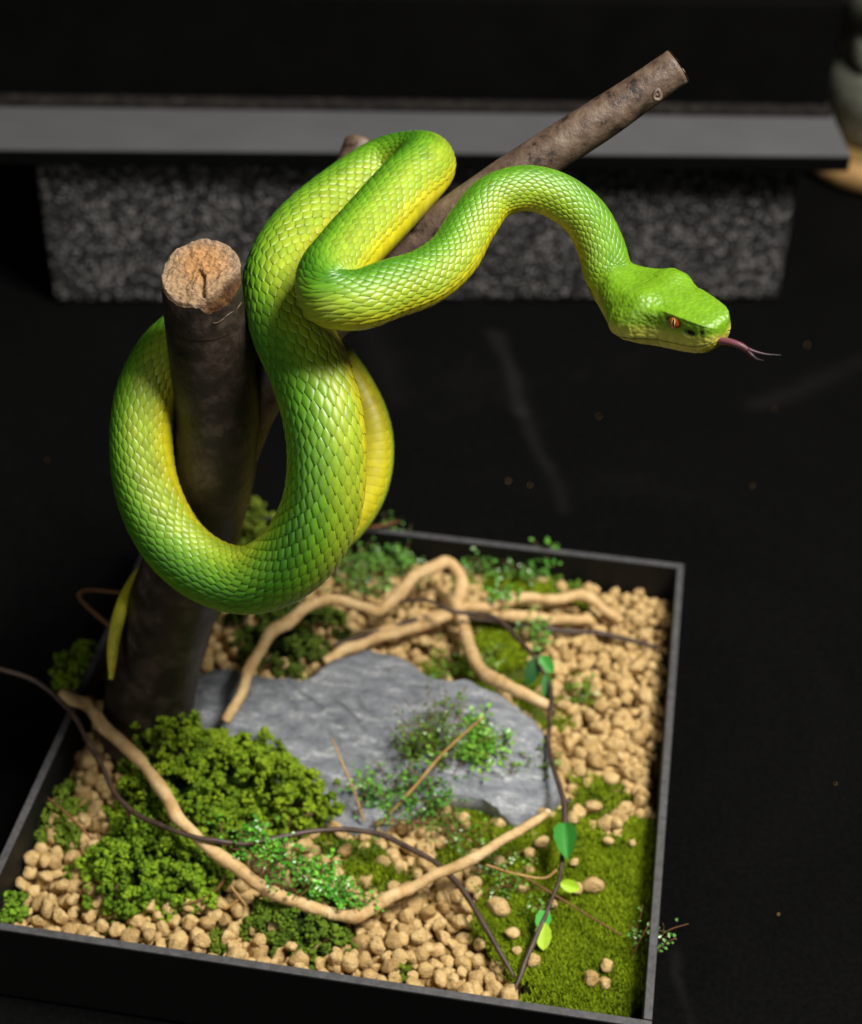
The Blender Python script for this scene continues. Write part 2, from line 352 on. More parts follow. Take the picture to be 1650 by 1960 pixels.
# ------------------------------------------------------------------ the forked branch
def px_path(pts):    # (px,py,depth,r_px) -> xyz,r
    return [list(dep(a, b, c))+[r*c/FPX] for a, b, c, r in pts]
tb = at(283, 1420, .020)
branch = thing('forked_branch', 'dark forked tree branch standing in the tray with snake wrapped round it', 'branch', tb)
d0 = depth_of(tb)
trunk_pts = [(281, 1425, d0, 92), (291, 1310, .814, 84), (318, 1200, .790, 86), (350, 1100, .766, 84), (380, 1000, .742, 82), (408, 880, .717, 84), (416, 790, .702, 82), (405, 690, .686, 79), (391, 600, .670, 77), (383, 520, .656, 77)]
Pt, _ = crom(px_path(trunk_pts), 150)
mb = MB(); tube(mb, Pt[:-8, :3], Pt[:-8, 3], 40, .035, 3, freq=70, cap1=False); mb.build('trunk', m_bark, branch)
# sawn top: rough disc tilted towards the viewer, with splits
T, N, B = frames(Pt[:, :3]); c = Pt[-1, :3]; r = Pt[-1, 3]; tn = T[-1]*.62+cdir(-.08, .1, .6)*.62; tn /= np.linalg.norm(tn)
e1 = np.cross(tn, [0, 1., 0]); e1 /= np.linalg.norm(e1); e2 = np.cross(tn, e1); 
V = []; F = []; C = []; nr, ns = 60, 120
ringN, ringB = N[-1], B[-1]
vtan, vor, vgr, vdk, vpk = (np.array(x) for x in ((.36, .235, .13), (.40, .215, .09), (.26, .195, .14), (.03, .018, .01), (.10, .048, .018)))
for i in range(nr+1):
    rr = i/nr; a = 2*pi*np.arange(ns)/ns
    rim = c+(ringN[None]*np.cos(a)[:, None]+ringB[None]*np.sin(a)[:, None])*r*(1+.035*vnoise(np.stack([np.cos(a), np.sin(a), 0*a], 1)*3, 2, 9)+.012*vnoise(np.stack([np.cos(a), np.sin(a), 0*a], 1)*9, 2, 19))[:, None]
    off = ((rim-c)@tn)/(T[-1]@tn); p = c+(rim-T[-1]*off[:, None]-c)*rr
    q = (p-c)/r; u1 = q@CX; u2 = q@CY; qq = np.stack([u1, u2, 0*u1], 1)
    hgt = .0010*vnoise(qq, 7, 4)+.0007*vnoise(qq, 21, 6)+.0005*vnoise(qq, 55, 7)
    spl = np.exp(-(np.abs(u1-.00+.30*u2+.06*np.sin(8*u2))/.045)**2)*smooth01((.15-u2)/.25)
    spl2 = np.exp(-(np.abs(u1+.22-.12*u2+.05*np.sin(11*u2))/.025)**2)*smooth01((.10-u2)/.2)*.6
    pk = smooth01((u1*.72-u2*.70-.66+.05*vnoise(qq, 12, 8))/.10)        # chipped, rotten pocket at the lower right
    hgt = hgt-.0015*spl-.0010*spl2+.0016*smooth01((u1-.0)/.2)*smooth01((.2-u2)/.4)*(1-pk)
    hgt = hgt-.0015*smooth01((rr-.94)/.06)
    col = vtan*(1-smooth01((.75-np.hypot(u1-.05, u2-.2))/.5))[:, None]+vor*smooth01((.75-np.hypot(u1-.05, u2-.2))/.5)[:, None]
    col = lerp(col, vgr, np.clip(smooth01((rr-.72)/.25)*(.6+.5*vnoise(qq, 9, 11)), 0, 1)*np.ones(ns)); col = lerp(col, vdk, np.clip(spl*.6+spl2*.6, 0, 1)); col = lerp(col, vpk*(1+.7*vnoise(qq, 20, 14))[:, None], pk)
    V.append(p+tn*hgt[:, None]-T[-1]*(pk*.0035*(1+.5*vnoise(qq, 16, 5)))[:, None]); C.append(np.clip(col, .005, 1))
V = np.vstack(V); C = np.vstack(C)
for i in range(nr):
    for j in range(ns): k = (j+1) % ns; F.append((i*ns+j, i*ns+k, (i+1)*ns+k, (i+1)*ns+j))
m_cutv, _, _ = attr_mat('sawn_top', .85, .15, 520, .6, 1.0, .0016)
MB().add(V, F, C).build('cut_face', m_cutv, branch)['label'] = 'rough sawn tan top with splits and a rotten pocket'
top = V[nr*ns:]; low = c+(ringN[None]*np.cos(a)[:, None]+ringB[None]*np.sin(a)[:, None])*r*1.02-T[-1]*.022
mid = low+(top-low)*.6
mb = MB(); mb.add(np.vstack([top, mid, low]), [(i*ns+j, i*ns+(j+1) % ns, (i+1)*ns+(j+1) % ns, (i+1)*ns+j) for i in range(2) for j in range(ns)]); mb.build('bark_collar', m_bark, branch)
# bark crack ring under the cut
mb = MB(); ring = []
for k, tt in enumerate(np.linspace(0, 1, 26)):
    px = 408+54*tt; py = 618-10*tt-30*tt**2+2*sin(9*tt); ring.append((px, py))
Tr = Pt[:, :3]
rp = []
for px, py in ring:      # lay the crack on the bark surface
    d_ = fw + CX*((px-825)/FPX) - CY*((py-980)/FPX); best = None
    for t_ in np.linspace(.62, .70, 161):
        p = CAM+d_*t_; dd = np.linalg.norm(Tr-p, axis=1); i = dd.argmin()
        if dd[i] < Pt[i, 3]*1.005: best = p; break
    if best is not None: rp.append(best)
if len(rp) > 4:
    tube(mb, np.array(rp), np.linspace(.00015, .00035, len(rp)), 6); mb.build('bark_split', m_bark2, branch)
right_pts = [(425, 870, .716, 66), (475, 770, .712, 60), (540, 690, .708, 52), (640, 600, .703, 47), (760, 500, .697, 44), (900, 395, .690, 43), (1040, 300, .684, 42), (1170, 215, .680, 40), (1296, 128, .676, 36)]
Pr, _ = crom(px_path(right_pts), 150)
mb = MB(); tube(mb, Pr[:, :3], Pr[:, 3], 32, .05, 5, freq=90); mb.build('right_limb', m_bark2, branch)
T, N, B = frames(Pr[:, :3]); 
V = [Pr[-1, :3]+T[-1]*.0006]; 
for i in range(1, 7):
    for j in range(32): a = 2*pi*j/32; V.append(Pr[-1, :3]+(N[-1]*cos(a)+B[-1]*sin(a))*Pr[-1, 3]*1.0*i/6+T[-1]*(.0006+.00025*rng.uniform(-1, 1)))
F = [(0, 1+j, 1+(j+1) % 32) for j in range(32)]+[(1+i*32+j, 1+i*32+(j+1) % 32, 1+(i+1)*32+(j+1) % 32, 1+(i+1)*32+j) for i in range(5) for j in range(32)]
MB().add(V, F).build('cut_face', m_cut, branch)
kc = dep(1258, 182, .6672); mb = MB()
a = np.linspace(0, 2*pi, 17); kn = cdir(.1, -.2, 1); k1 = np.cross(kn, [0, 0, 1.]); k1 /= np.linalg.norm(k1); k2 = np.cross(kn, k1)
tube(mb, np.array([kc+(k1*cos(t)*.8+k2*sin(t)*1.2)*.0017*(1+.15*sin(3*t)) for t in a]), .0008, 8, .4, 4, cap0=False, cap1=False); mb.add(ICO3*np.array([.0011, .0011, .0011])*(1+.3*vnoise(ICO3, 5, 4))[:, None]+kc-kn*.0006, ICO3F); mb.build('knot', m_bark2, branch)
mid_pts = [(470, 800, .716, 50), (540, 660, .735, 44), (600, 520, .750, 41), (655, 380, .762, 38), (692, 278, .770, 35)]
Pm, _ = crom(px_path(mid_pts), 90)
mb = MB(); tube(mb, Pm[:, :3], Pm[:, 3], 28, .05, 8, freq=90); mb.build('middle_limb', m_bark2, branch)
T, N, B = frames(Pm[:, :3]); V = [Pm[-1, :3]+T[-1]*.0007]+[Pm[-1, :3]+(N[-1]*cos(2*pi*j/24)+B[-1]*sin(2*pi*j/24))*Pm[-1, 3]*.95+T[-1]*.0005 for j in range(24)]
MB().add(V, [(0, 1+j, 1+(j+1) % 24) for j in range(24)]).build('cut_face', m_twig_cut, branch)

# ------------------------------------------------------------------ the snake
L_ = np.array([.733, -.282, .62]); W_ = np.array([.677, .427, -.604]); U_ = np.array([-.094, .863, .504])
HD = .648; HC = dep(1272, 592, HD); PXM = HD/FPX
vz = CAM-HC; vz /= np.linalg.norm(vz); vx = CX-vz*(CX@vz); vx /= np.linalg.norm(vx); vy = np.cross(vz, vx)
def hdir(v): q = vx*v[0]+vy*v[1]+vz*v[2]; return q/np.linalg.norm(q)
Lw = hdir(L_); HL = 290*PXM
head_c = [(HC+Lw*HL*(u-.5)) for u in (1.0, .85, .7, .5, .3)]
body = [  # px, py, depth, r_px, dorsal (right, up, towards viewer)
 (1169, 533, .6660, 47, (.12, .78, .60)), (1149, 472, .6660, 45, (.45, .60, .65)), (1120, 418, .6645, 45, (.50, .60, .62)), (1065, 376, .6620, 45, (.25, .75, .6)), (1005, 362, .6600, 44, (-.1, .8, .55)), (945, 380, .6580, 45, (-.35, .75, .5)),
 (903, 432, .6545, 48, (-.55, .65, .5)), (866, 492, .6490, 52, (-.5, .7, .45)), (815, 532, .6430, 56, (-.25, .82, .45)), (745, 556, .6360, 58, (-.1, .85, .5)), (685, 576, .6310, 59, (-.2, .85, .5)), (637, 570, .6310, 60, (-.4, .78, .45)),
 (628, 536, .6380, 62, (-.62, .60, .45)), (660, 490, .6510, 62, (-.75, .48, .42)), (715, 430, .6690, 63, (-.78, .45, .42)), (773, 366, .6860, 63, (-.75, .45, .42)), (815, 318, .7000, 58, (-.5, .62, .55)), (800, 303, .7150, 51, (-.3, .8, .4)), (742, 318, .7270, 56, (-.55, .78, .25)),
 (655, 388, .7200, 69, (-.72, .65, .2)), (572, 470, .7020, 74, (-.9, .3, .25)), (539, 548, .6870, 75, (-.95, .05, .3)), (556, 625, .6750, 76, (-.92, -.02, .38)),
 (593, 705, .6660, 78, (-.80, -.05, .60)), (619, 795, .6610, 77, (-.73, -.05, .68)), (627, 890, .6620, 76, (-.68, -.1, .72)), (612, 985, .6690, 77, (-.56, -.2, .80)), (560, 1068, .6800, 74, (-.3, -.4, .85)), (480, 1109, .6900, 66, (0, -.5, .85)),
 (405, 1095, .6960, 63, (-.2, -.4, .88)), (335, 1040, .7000, 63, (-.6, -.25, .72)), (288, 950, .7010, 63, (-.86, -.05, .50)), (273, 850, .7010, 62, (-.95, .05, .30)), (285, 755, .7020, 62, (-.94, .2, .26)), (325, 678, .7060, 61, (-.8, .5, .2)),
 (395, 628, .7140, 58, (-.4, .85, .0)), (490, 625, .7300, 55, (0, .6, -.8)), (585, 655, .7440, 52, (.05, .3, -.95)), (665, 730, .7500, 42, (.06, .1, -1)), (708, 825, .7520, 42, (.05, 0, -1)), (703, 925, .7520, 41, (.05, -.1, -1)), (655, 1005, .7520, 40, (.1, -.3, -.95)),
 (560, 1066, .7550, 40, (.1, -.6, -.8)), (465, 1090, .7880, 33, (0, -.4, -.9)), (370, 1082, .7990, 24, (0, -.2, -.95)), (300, 1080, .7960, 16, (-.3, .3, -.9)), (260, 1112, .7860, 13, (-.8, .3, -.5)), (233, 1165, .7740, 13, (-.9, 0, .3)), (218, 1230, .7700, 12, (-.85, 0, .5)), (214, 1285, .7710, 7.5, (-.85, 0, .5)), (212.5, 1302, .7710, 3, (-.85, 0, .5))]
rows = []
Uw = hdir(U_)
for hc in head_c: rows.append([*hc, 46*PXM, *Uw])
for px, py, dd, r, dv in body: rows.append([*dep(px, py, dd), r*dd/FPX, *cdir(*dv)])
NS = 5200
Q, S = crom(rows, NS)
# keep the dorsal direction smooth along the body
ker = np.exp(-np.linspace(-2.2, 2.2, 121)**2); ker /= ker.sum()
def sm(a): return np.convolve(np.pad(a, 60, mode='edge'), ker, 'valid')
for k in (3, 4, 5, 6): Q[:, k] = sm(Q[:, k])
head_n = 0
TT = np.gradient(Q[:, :3], axis=0); TT /= np.linalg.norm(TT, axis=1)[:, None]          # towards the tail
NN = Q[:, 4:7]-TT*np.sum(Q[:, 4:7]*TT, 1)[:, None]; NN /= np.linalg.norm(NN, axis=1)[:, None]
BB = np.cross(TT, NN)
RR = Q[:, 3]; STOT = S[-1]
# head profile: half outline per station
ST = [(1.0, 17, 14, 14), (.99, 26, 19, 24), (.965, 35, 24, 36), (.92, 42, 28, 47), (.84, 48, 32, 55), (.72, 54, 37, 61), (.64, 60, 41, 62), (.56, 73, 46, 60), (.48, 91, 52, 57), (.40, 98, 52, 54), (.32, 96, 49, 52), (.24, 82, 46, 49), (.15, 68, 45, 47), (.06, 53, 45, 46), (-.04, 47, 45, 45), (-.12, 46, 45, 45)]
ST = np.array(ST)[::-1]
def u_of(s): return 1.0-s/HL
vv = np.linspace(0, 1, 9); circ = np.stack([np.sin(vv*pi), np.cos(vv*pi)], 1)
prof_back = np.array([(0, .97), (.32, 1.02), (.60, .93), (.83, .66), (.99, .22), (1.0, -.20), (.90, -.55), (.58, -.90), (0, -1.)])
prof_front = np.array([(0, 1.0), (.36, 1.0), (.70, .97), (.93, .80), (.98, .20), (1.0, -.25), (.93, -.52), (.62, -.88), (0, -1.)])
def profile(s, v):
    """s, v arrays -> lateral x, dorsal z offsets (metres); v signed -1..1, 0 dorsal, +-1 belly"""
    s, v = np.broadcast_arrays(np.asarray(s, float), np.asarray(v, float)); u = u_of(s)
    r = np.interp(s, S, RR); a = np.abs(v)
    # body: slightly flattened belly
    xb = np.sin(a*pi)*r*(1.0+.02*np.cos(a*pi)); zb = np.cos(a*pi)*r; zb = np.where(zb < -.72*r, -.72*r+(zb+.72*r)*.75, zb)
    if (u > -.12).any():
        w = np.interp(u, ST[:, 0], ST[:, 1])*PXM; t = np.interp(u, ST[:, 0], ST[:, 2])*PXM; b = np.interp(u, ST[:, 0], ST[:, 3])*PXM
        f = smooth01((u-.42)/.25)[..., None]; k = np.clip(a*8, 0, 7.9999); i = k.astype(int); fr = (k-i)[..., None]
        def getp(idx):
            sg = np.where(idx < 0, -1, np.where(idx > 8, -1, 1)); id2 = np.abs(idx); id2 = np.where(id2 > 8, 16-id2, id2)
            p = prof_back[id2]*(1-f)+prof_front[id2]*f; return np.stack([p[..., 0]*sg, p[..., 1]], -1)
        p0, p1, p2, p3 = getp(i-1), getp(i), getp(i+1), getp(i+2)
        p = .5*((2*p1)+(-p0+p2)*fr+(2*p0-5*p1+4*p2-p3)*fr**2+(-p0+3*p1-3*p2+p3)*fr**3)
        xh = p[..., 0]*w; zh = np.where(p[..., 1] > 0, p[..., 1]*t, p[..., 1]*b)
        m = smooth01((u+.12)/.16); xb = xb*(1-m)+xh*m; zb = zb*(1-m)+zh*m
    return xb*np.sign(np.where(v == 0, 1, v)), zb
def P_(s, v, h=0):
    s, v = np.broadcast_arrays(np.asarray(s, float), np.asarray(v, float)); x, z = profile(s, v)
    I = lambda A: np.stack([np.interp(s, S, A[:, k]) for k in range(3)], -1)
    c = I(Q[:, :3]); n = I(NN); b = I(BB)
    l = np.sqrt(x*x+z*z)+1e-9; g = 1+np.asarray(h)/l
    return c+n*(z*g)[..., None]+b*(x*g)[..., None]
DG, MG, YG, YE = np.array((.048, .180, .006)), np.array((.110, .275, .010)), np.array((.270, .375, .020)), np.array((.53, .48, .012))
HGc = np.array((.135, .290, .008))
def scol(s, v):
    s, v = np.broadcast_arrays(np.asarray(s, float), np.asarray(v, float)); a = np.abs(v)
    c = lerp(DG, MG, smooth01(a/.22)); c = lerp(c, YG, smooth01((a-.16)/.30)); c = lerp(c, YE, smooth01((a-.49)/.24))
    # fresher green towards the neck, yellow tail
    nk = np.clip(1-(s-HL)/.085, 0, 1)*(1-smooth01((a-.35)/.3)); c = lerp(c, HGc, nk*.75)
    tl = smooth01((s-(STOT-.13))/.10); c = lerp(c, np.array((.66, .62, .03)), tl*.9)
    return c
u_s = lambda u: (1-u)*HL
# --- skin under the scales and the head itself
s_head = np.linspace(0, u_s(-.14), 260); s_body = np.linspace(u_s(-.14), STOT, 1500)[1:]
ss = np.r_[s_head, s_body]; NV = 144
vr = np.linspace(-1, 1, NV, endpoint=False)
SG, VG = np.meshgrid(ss, vr, indexing='ij'); UG = u_of(SG)
onh = smooth01((UG+.03)/.10)
rl = np.interp(SG, S, RR); h = -.030*rl*(1-onh)
near = np.abs(VG)
# mouth groove
mv = .715+.035*np.clip(UG-.4, 0, 1)-.02*np.sin(np.clip((UG-.3)/.7, 0, 1)*pi); groove = np.exp(-((near-mv)/.015)**2)*smooth01((UG-.33)/.06)*onh
h = h-groove*4.2*PXM
# eye socket, heat pit and nostril
EU, EV = .745, .425
eye_d = np.sqrt(((UG-EU)/.052)**2+((near-EV)/.048)**2); h = h-6*PXM*np.exp(-eye_d**4)
ridge = np.exp(-((near-.315)/.035)**2)*smooth01((UG-.55)/.15)*smooth01((1.02-UG)/.08); h = h+3.6*PXM*ridge
pit = np.exp(-(((UG-.866)/.040)**2+((near-.50)/.050)**2)**2); nos = np.exp(-(((UG-.945)/.013)**2+((near-.45)/.020)**2)**2)
h = h-(4*pit+2*nos)*PXM
furrow = np.exp(-((UG-.61)/.07)**2)*np.exp(-((near-.26)/.10)**2); h = h-6*PXM*furrow
mus = np.exp(-((UG-.42)/.12)**2)*np.exp(-((near-.22)/.11)**2); h = h+6*PXM*mus
V = P_(SG, VG, h).reshape(-1, 3)
# head is green above, pale yellow-green on lips and chin
ch = lerp(HGc*np.array((1.0, 1.0, 1)), np.array((.17, .32, .012)), smooth01((near-.33)/.14)); ch = lerp(ch, np.array((.50, .50, .08)), smooth01((near-.47)/.14)); ch = lerp(ch, np.array((.50, .47, .05)), smooth01((near-.72)/.1))
ch = lerp(ch, np.array((.015, .010, .004)), np.clip(groove*.97, 0, 1)); ch = lerp(ch, np.array((.012, .006, .004)), np.clip(pit+nos, 0, 1)); ch = lerp(ch, np.array((.02, .02, .004)), np.exp(-(eye_d/1.25)**6)*.95)
sk = scol(SG, VG)*.11*np.array((.8, .7, 1.)); col = lerp(sk, ch, onh)
nS = len(ss); F = [(i*NV+j, (i+1)*NV+j, (i+1)*NV+(j+1) % NV, i*NV+(j+1) % NV) for i in range(nS-1) for j in range(NV)]
mb = MB()
mb.add(np.vstack([V, P_(0, 0, 0)[None]*0+(Q[0, :3]-TT[0]*4*PXM)[None], Q[-1:, :3]]), F+[(nS*NV, j, (j+1) % NV) for j in range(NV)]+[(nS*NV+1, (nS-1)*NV+(j+1) % NV, (nS-1)*NV+j) for j in range(NV)], np.vstack([col.reshape(-1, 3), ch[0, NV//2][None], sk[-1, 0][None]]))
# --- scales: overlapping lens-shaped plates laid in staggered rows
ga = np.array([-1, -.75, -.4, 0, .4, .75, .93, 1.]); gb = np.array([-1, -.84, -.32, .32, .84, 1.]); GA, GB = np.meshgrid(ga, gb, indexing='ij')
WA = np.clip(1-np.abs(GA)**1.5, .0, 1)**.85; WA = np.maximum(WA, .03)
PF = [(i*6+j, i*6+j+1, (i+1)*6+j+1, (i+1)*6+j) for i in range(7) for j in range(5)]
pitch = .38*np.maximum(RR, .0011); cum = np.r_[0, np.cumsum(np.diff(S)/((pitch[1:]+pitch[:-1])/2))]
k0 = float(np.interp(u_s(.06), S, cum)); k1 = cum[-1]-1.2
NC = 25; VS = .67; dv = 2*VS/NC
sc_s, sc_v = [], []
for ci in range(NC):
    v0 = -VS+dv*(ci+.5); off = .5*(ci % 2)
    ks = np.arange(math.ceil(k0), k1)+off; ks = ks[ks < k1]
    sc_s.append(np.interp(ks, np.arange(len(cum)) if False else cum, S)); sc_v.append(np.full(len(ks), v0))
sc_s = np.concatenate(sc_s); sc_v = np.concatenate(sc_v); n = len(sc_s)
jit = rng.normal(0, 1, (n, 4)); rs = np.interp(sc_s, S, RR)
hl = .38*rs*.60*(1+.05*jit[:, 0]); hw = dv*.82*(1+.05*jit[:, 1])
s_ = sc_s[:, None, None]+hl[:, None, None]*(GA+.0)[None]; v_ = sc_v[:, None, None]+hw[:, None, None]*(GB*WA)[None]
H = rs[:, None, None]*(.030*(1-np.abs(GB)**2.4)*(1-.55*GA**2)+.007*np.exp(-(GB/.16)**2)*(1-GA**2)+.015*GA-.012)[None]
fade = smooth01((.06-u_of(sc_s))/.12)
H = H*(.35+.65*fade)[:, None, None]
PV = P_(s_, v_, H).reshape(-1, 3); CC = scol(np.repeat(sc_s, 48), v_.reshape(-1))
CC = CC*(1+.07*np.repeat(jit[:, 2], 48))[:, None]*(1+.05*np.repeat(jit[:, 3], 48)[:, None]*np.array([1, .2, 0]))
edge = np.clip(np.where(np.abs(GB) > .95, .5, 0)+np.where(GA > .97, .5, np.where(GA < -.97, .4, 0)), 0, .6); CC = CC*(1-np.tile(edge.reshape(-1), n))[:, None]
base = mb.n; mb.V.append(PV); mb.C.append(CC); mb.n += len(PV)
FA = (np.arange(n)[:, None, None]*48+np.array(PF)[None]+base).reshape(-1, 4); mb.F += [tuple(f) for f in FA.tolist()]
# --- broad belly plates
ga = np.linspace(-1, 1, 6); gb = np.linspace(-1, 1, 17); GA2, GB2 = np.meshgrid(ga, gb, indexing='ij')
PF2 = [(i*17+j, i*17+j+1, (i+1)*17+j+1, (i+1)*17+j) for i in range(5) for j in range(16)]
ks = np.arange(math.ceil(k0)+2, k1); bs = np.interp(ks, cum, S); rs = np.interp(bs, S, RR); n2 = len(bs)
s_ = bs[:, None, None]+(.38*rs*.66)[:, None, None]*(GA2+.1)[None]-(.10*rs)[:, None, None]*(GB2**2)[None]
vr2 = 1+GB2*.365; vr2 = np.where(vr2 > 1, vr2-2, vr2); v_ = np.broadcast_to(vr2[None], s_.shape)
H = rs[:, None, None]*(.013*GA2-.008+.008*(1-GA2**2)-.03*GB2**8)[None]
PV = P_(s_, v_, H).reshape(-1, 3); CC = scol(np.repeat(bs, 102), v_.reshape(-1))*(1+.05*rng.normal(0, 1, n2).repeat(102))[:, None]
base = mb.n; mb.V.append(PV); mb.C.append(CC); mb.n += len(PV)
FA = (np.arange(n2)[:, None, None]*102+np.array(PF2)[None]+base).reshape(-1, 4); mb.F += [tuple(f) for f in FA.tolist()]
# --- lip scales along both sides of the mouth
for sd in (-1, 1):
    for row, (vo, hwv) in enumerate(((-.055, .042), (.052, .042))):
        for k, uu in enumerate(np.linspace(.40, .93, 9)):
            vm = .715+.035*max(uu-.4, 0)-.02*math.sin(min(max((uu-.3)/.7, 0), 1)*pi)
            a2 = GA; ww = np.clip(1-np.abs(GA)**4, 0, 1)**.5
            s1 = u_s(uu)+.036*HL*a2; v1 = sd*(vm+vo+hwv*GB*ww); hh = PXM*(2.0*(1-GB**4)*(1-GA**4)-1.0)
            cc = lerp(np.array((.50, .50, .08)), np.array((.50, .47, .05)), np.full(48, float(row))); mb.add(P_(s1, v1, hh).reshape(-1, 3), PF, cc*(1+.06*rng.normal())*(1-.55*((np.abs(GB) > .95) | (np.abs(GA) > .92)).reshape(-1))[:, None])
m_snake, nt, b = attr_mat('snake_scales', .43, .5, 240, .22, 0, sss=.05)
t = nt.nodes.new('ShaderNodeTexCoord'); vo = nt.nodes.new('ShaderNodeTexVoronoi'); vo.inputs['Scale'].default_value = 1/(8.5*PXM); nt.links.new(t.outputs['Object'], vo.inputs['Vector'])
nz = noise(nt, 1500, 3)
# granular head scales: only where the head attribute is set
ha = nt.nodes.new('ShaderNodeAttribute'); ha.attribute_name = 'head_mask'
mu = nt.nodes.new('ShaderNodeMath'); mu.operation = 'MULTIPLY'; nt.links.new(vo.outputs['Distance'], mu.inputs[0]); nt.links.new(ha.outputs['Fac'], mu.inputs[1])
iv = nt.nodes.new('ShaderNodeMath'); iv.operation = 'MULTIPLY_ADD'; iv.inputs[1].default_value = -1.0; nt.links.new(mu.outputs[0], iv.inputs[0])
ml = nt.nodes.new('ShaderNodeMath'); ml.operation = 'MULTIPLY'; ml.inputs[1].default_value = .10; nt.links.new(nz.outputs[0], ml.inputs[0]); nt.links.new(ml.outputs[0], iv.inputs[2])
bump(nt, b, iv.outputs[0], .5, .0007); b.inputs['Coat Weight'].default_value = .05; b.inputs['Coat Roughness'].default_value = .2
snake = thing('snake', 'bright green pit viper with yellow belly coiled around the dark forked branch', 'snake', tb+[0, 0, .05])
sb = mb.build('body', m_snake, snake)
hm = np.zeros(mb.n, np.float32); hm[:nS*NV] = np.clip(onh, 0, 1).reshape(-1); at_ = sb.data.attributes.new('head_mask', 'FLOAT', 'POINT'); at_.data.foreach_set('value', hm)
# --- eyes
m_eye, nt, b = mat('orange_eye', .08, .7); n = noise(nt, 1400, 6, .7, 1.0); r = ramp(nt, n.outputs[0], [(.3, (.05, .008, .003)), (.5, (.26, .045, .008)), (.7, (.55, .18, .03))]); nt.links.new(r.outputs[0], b.inputs['Base Color']); b.inputs['Coat Weight'].default_value = 1
m_pup, _, b = mat('black_pupil', .1, .6); b.inputs['Base Color'].default_value = (.003, .002, .002, 1)
m_prim, _, b = mat('cream_pupil_edge', .25, .5); b.inputs['Base Color'].default_value = (.75, .5, .2, 1)
for sd in (-1, 1):
    c = P_(u_s(EU), sd*EV, -9.0*PXM); nrm = P_(u_s(EU), sd*EV, 0)-P_(u_s(EU), sd*EV, -4*PXM); nrm /= np.linalg.norm(nrm); nrm = nrm+.38*Lw+.05*Uw; nrm /= np.linalg.norm(nrm)
    re = 14.5*PXM; e = MB().add(ICO3*re+c, ICO3F).build('eye', m_eye, snake)
    e['label'] = 'orange eye with vertical slit pupil'
    u1 = Uw-nrm*(Uw@nrm); u1 /= np.linalg.norm(u1); u2 = np.cross(u1, nrm)
    def lens(wd, lift):
        V = []; K = 13
        for i in range(K):
            a = -1+2*i/(K-1); hw_ = wd*(1-a*a)**.8
            for k in (-1, 0, 1):
                q = nrm+u1*a*.78+u2*k*hw_; V.append(c+q/np.linalg.norm(q)*(re+lift))
        return V, [(i*3+k, i*3+k+1, (i+1)*3+k+1, (i+1)*3+k) for i in range(K-1) for k in range(2)]
    V, F = lens(.24, .00005); MB().add(V, F).build('pupil_edge', m_prim, e)
    V, F = lens(.13, .00010); MB().add(V, F).build('pupil', m_pup, e)
# --- heat pits and nostrils
m_pit, _, b = mat('dark_pit_lining', .7, .2); b.inputs['Base Color'].default_value = (.010, .005, .004, 1)
for sd in (-1, 1):
    for nm, uu, v0, ra, rb, sink in (('heat_pit', .868, .50, 9.5, 6.0, 4.6), ('nostril', .947, .46, 4.0, 3.0, 1.9)):
        c = P_(u_s(uu), sd*v0, -sink*PXM); t1 = P_(u_s(uu+.01), sd*v0, 0)-P_(u_s(uu-.01), sd*v0, 0); t1 /= np.linalg.norm(t1)
        t2 = P_(u_s(uu), sd*(v0+.02), 0)-P_(u_s(uu), sd*(v0-.02), 0); t2 -= t1*(t1@t2); t2 /= np.linalg.norm(t2); t3 = np.cross(t1, t2)
        MB().add(c+(ICO3[:, :1]*t1*ra+ICO3[:, 1:2]*t2*rb+ICO3[:, 2:]*t3*2.6)*PXM, ICO3F).build(nm, m_pit, snake)
# --- forked tongue
m_tong, _, b = attr_mat('wet_tongue', .42, .25, 500, .15, .1, .0003)
mb = MB()
def tpath(pts, n=24): return crom([list(dep(a, b_, c_))+[r*c_/FPX] for a, b_, c_, r in pts], n)[0]
st = tpath([(1350, 648, .634, 7.5), (1380, 652, .629, 7.5), (1398, 655, .627, 7.2), (1418, 662, .626, 6.6), (1432, 671, .626, 6)])
f1 = tpath([(1424, 665, .626, 5), (1440, 672, .626, 4.2), (1464, 678, .626, 2.6), (1497, 680, .626, .8)]); f2 = tpath([(1424, 666, .626, 5), (1438, 679, .626, 4), (1448, 687, .625, 2.8), (1462, 690.5, .624, .9)])
for pth, c0, c1 in ((st, (.22, .07, .09), (.07, .025, .035)), (f1, (.05, .018, .026), (.004, .004, .006)), (f2, (.05, .018, .026), (.004, .004, .006))):
    cc = np.repeat(np.linspace(c0, c1, len(pth)), 10, 0); tube(mb, pth[:, :3], pth[:, 3], 10, col=cc)
mb.build('tongue', m_tong, snake)['label'] = 'thin purple tongue forking into two dark tips'

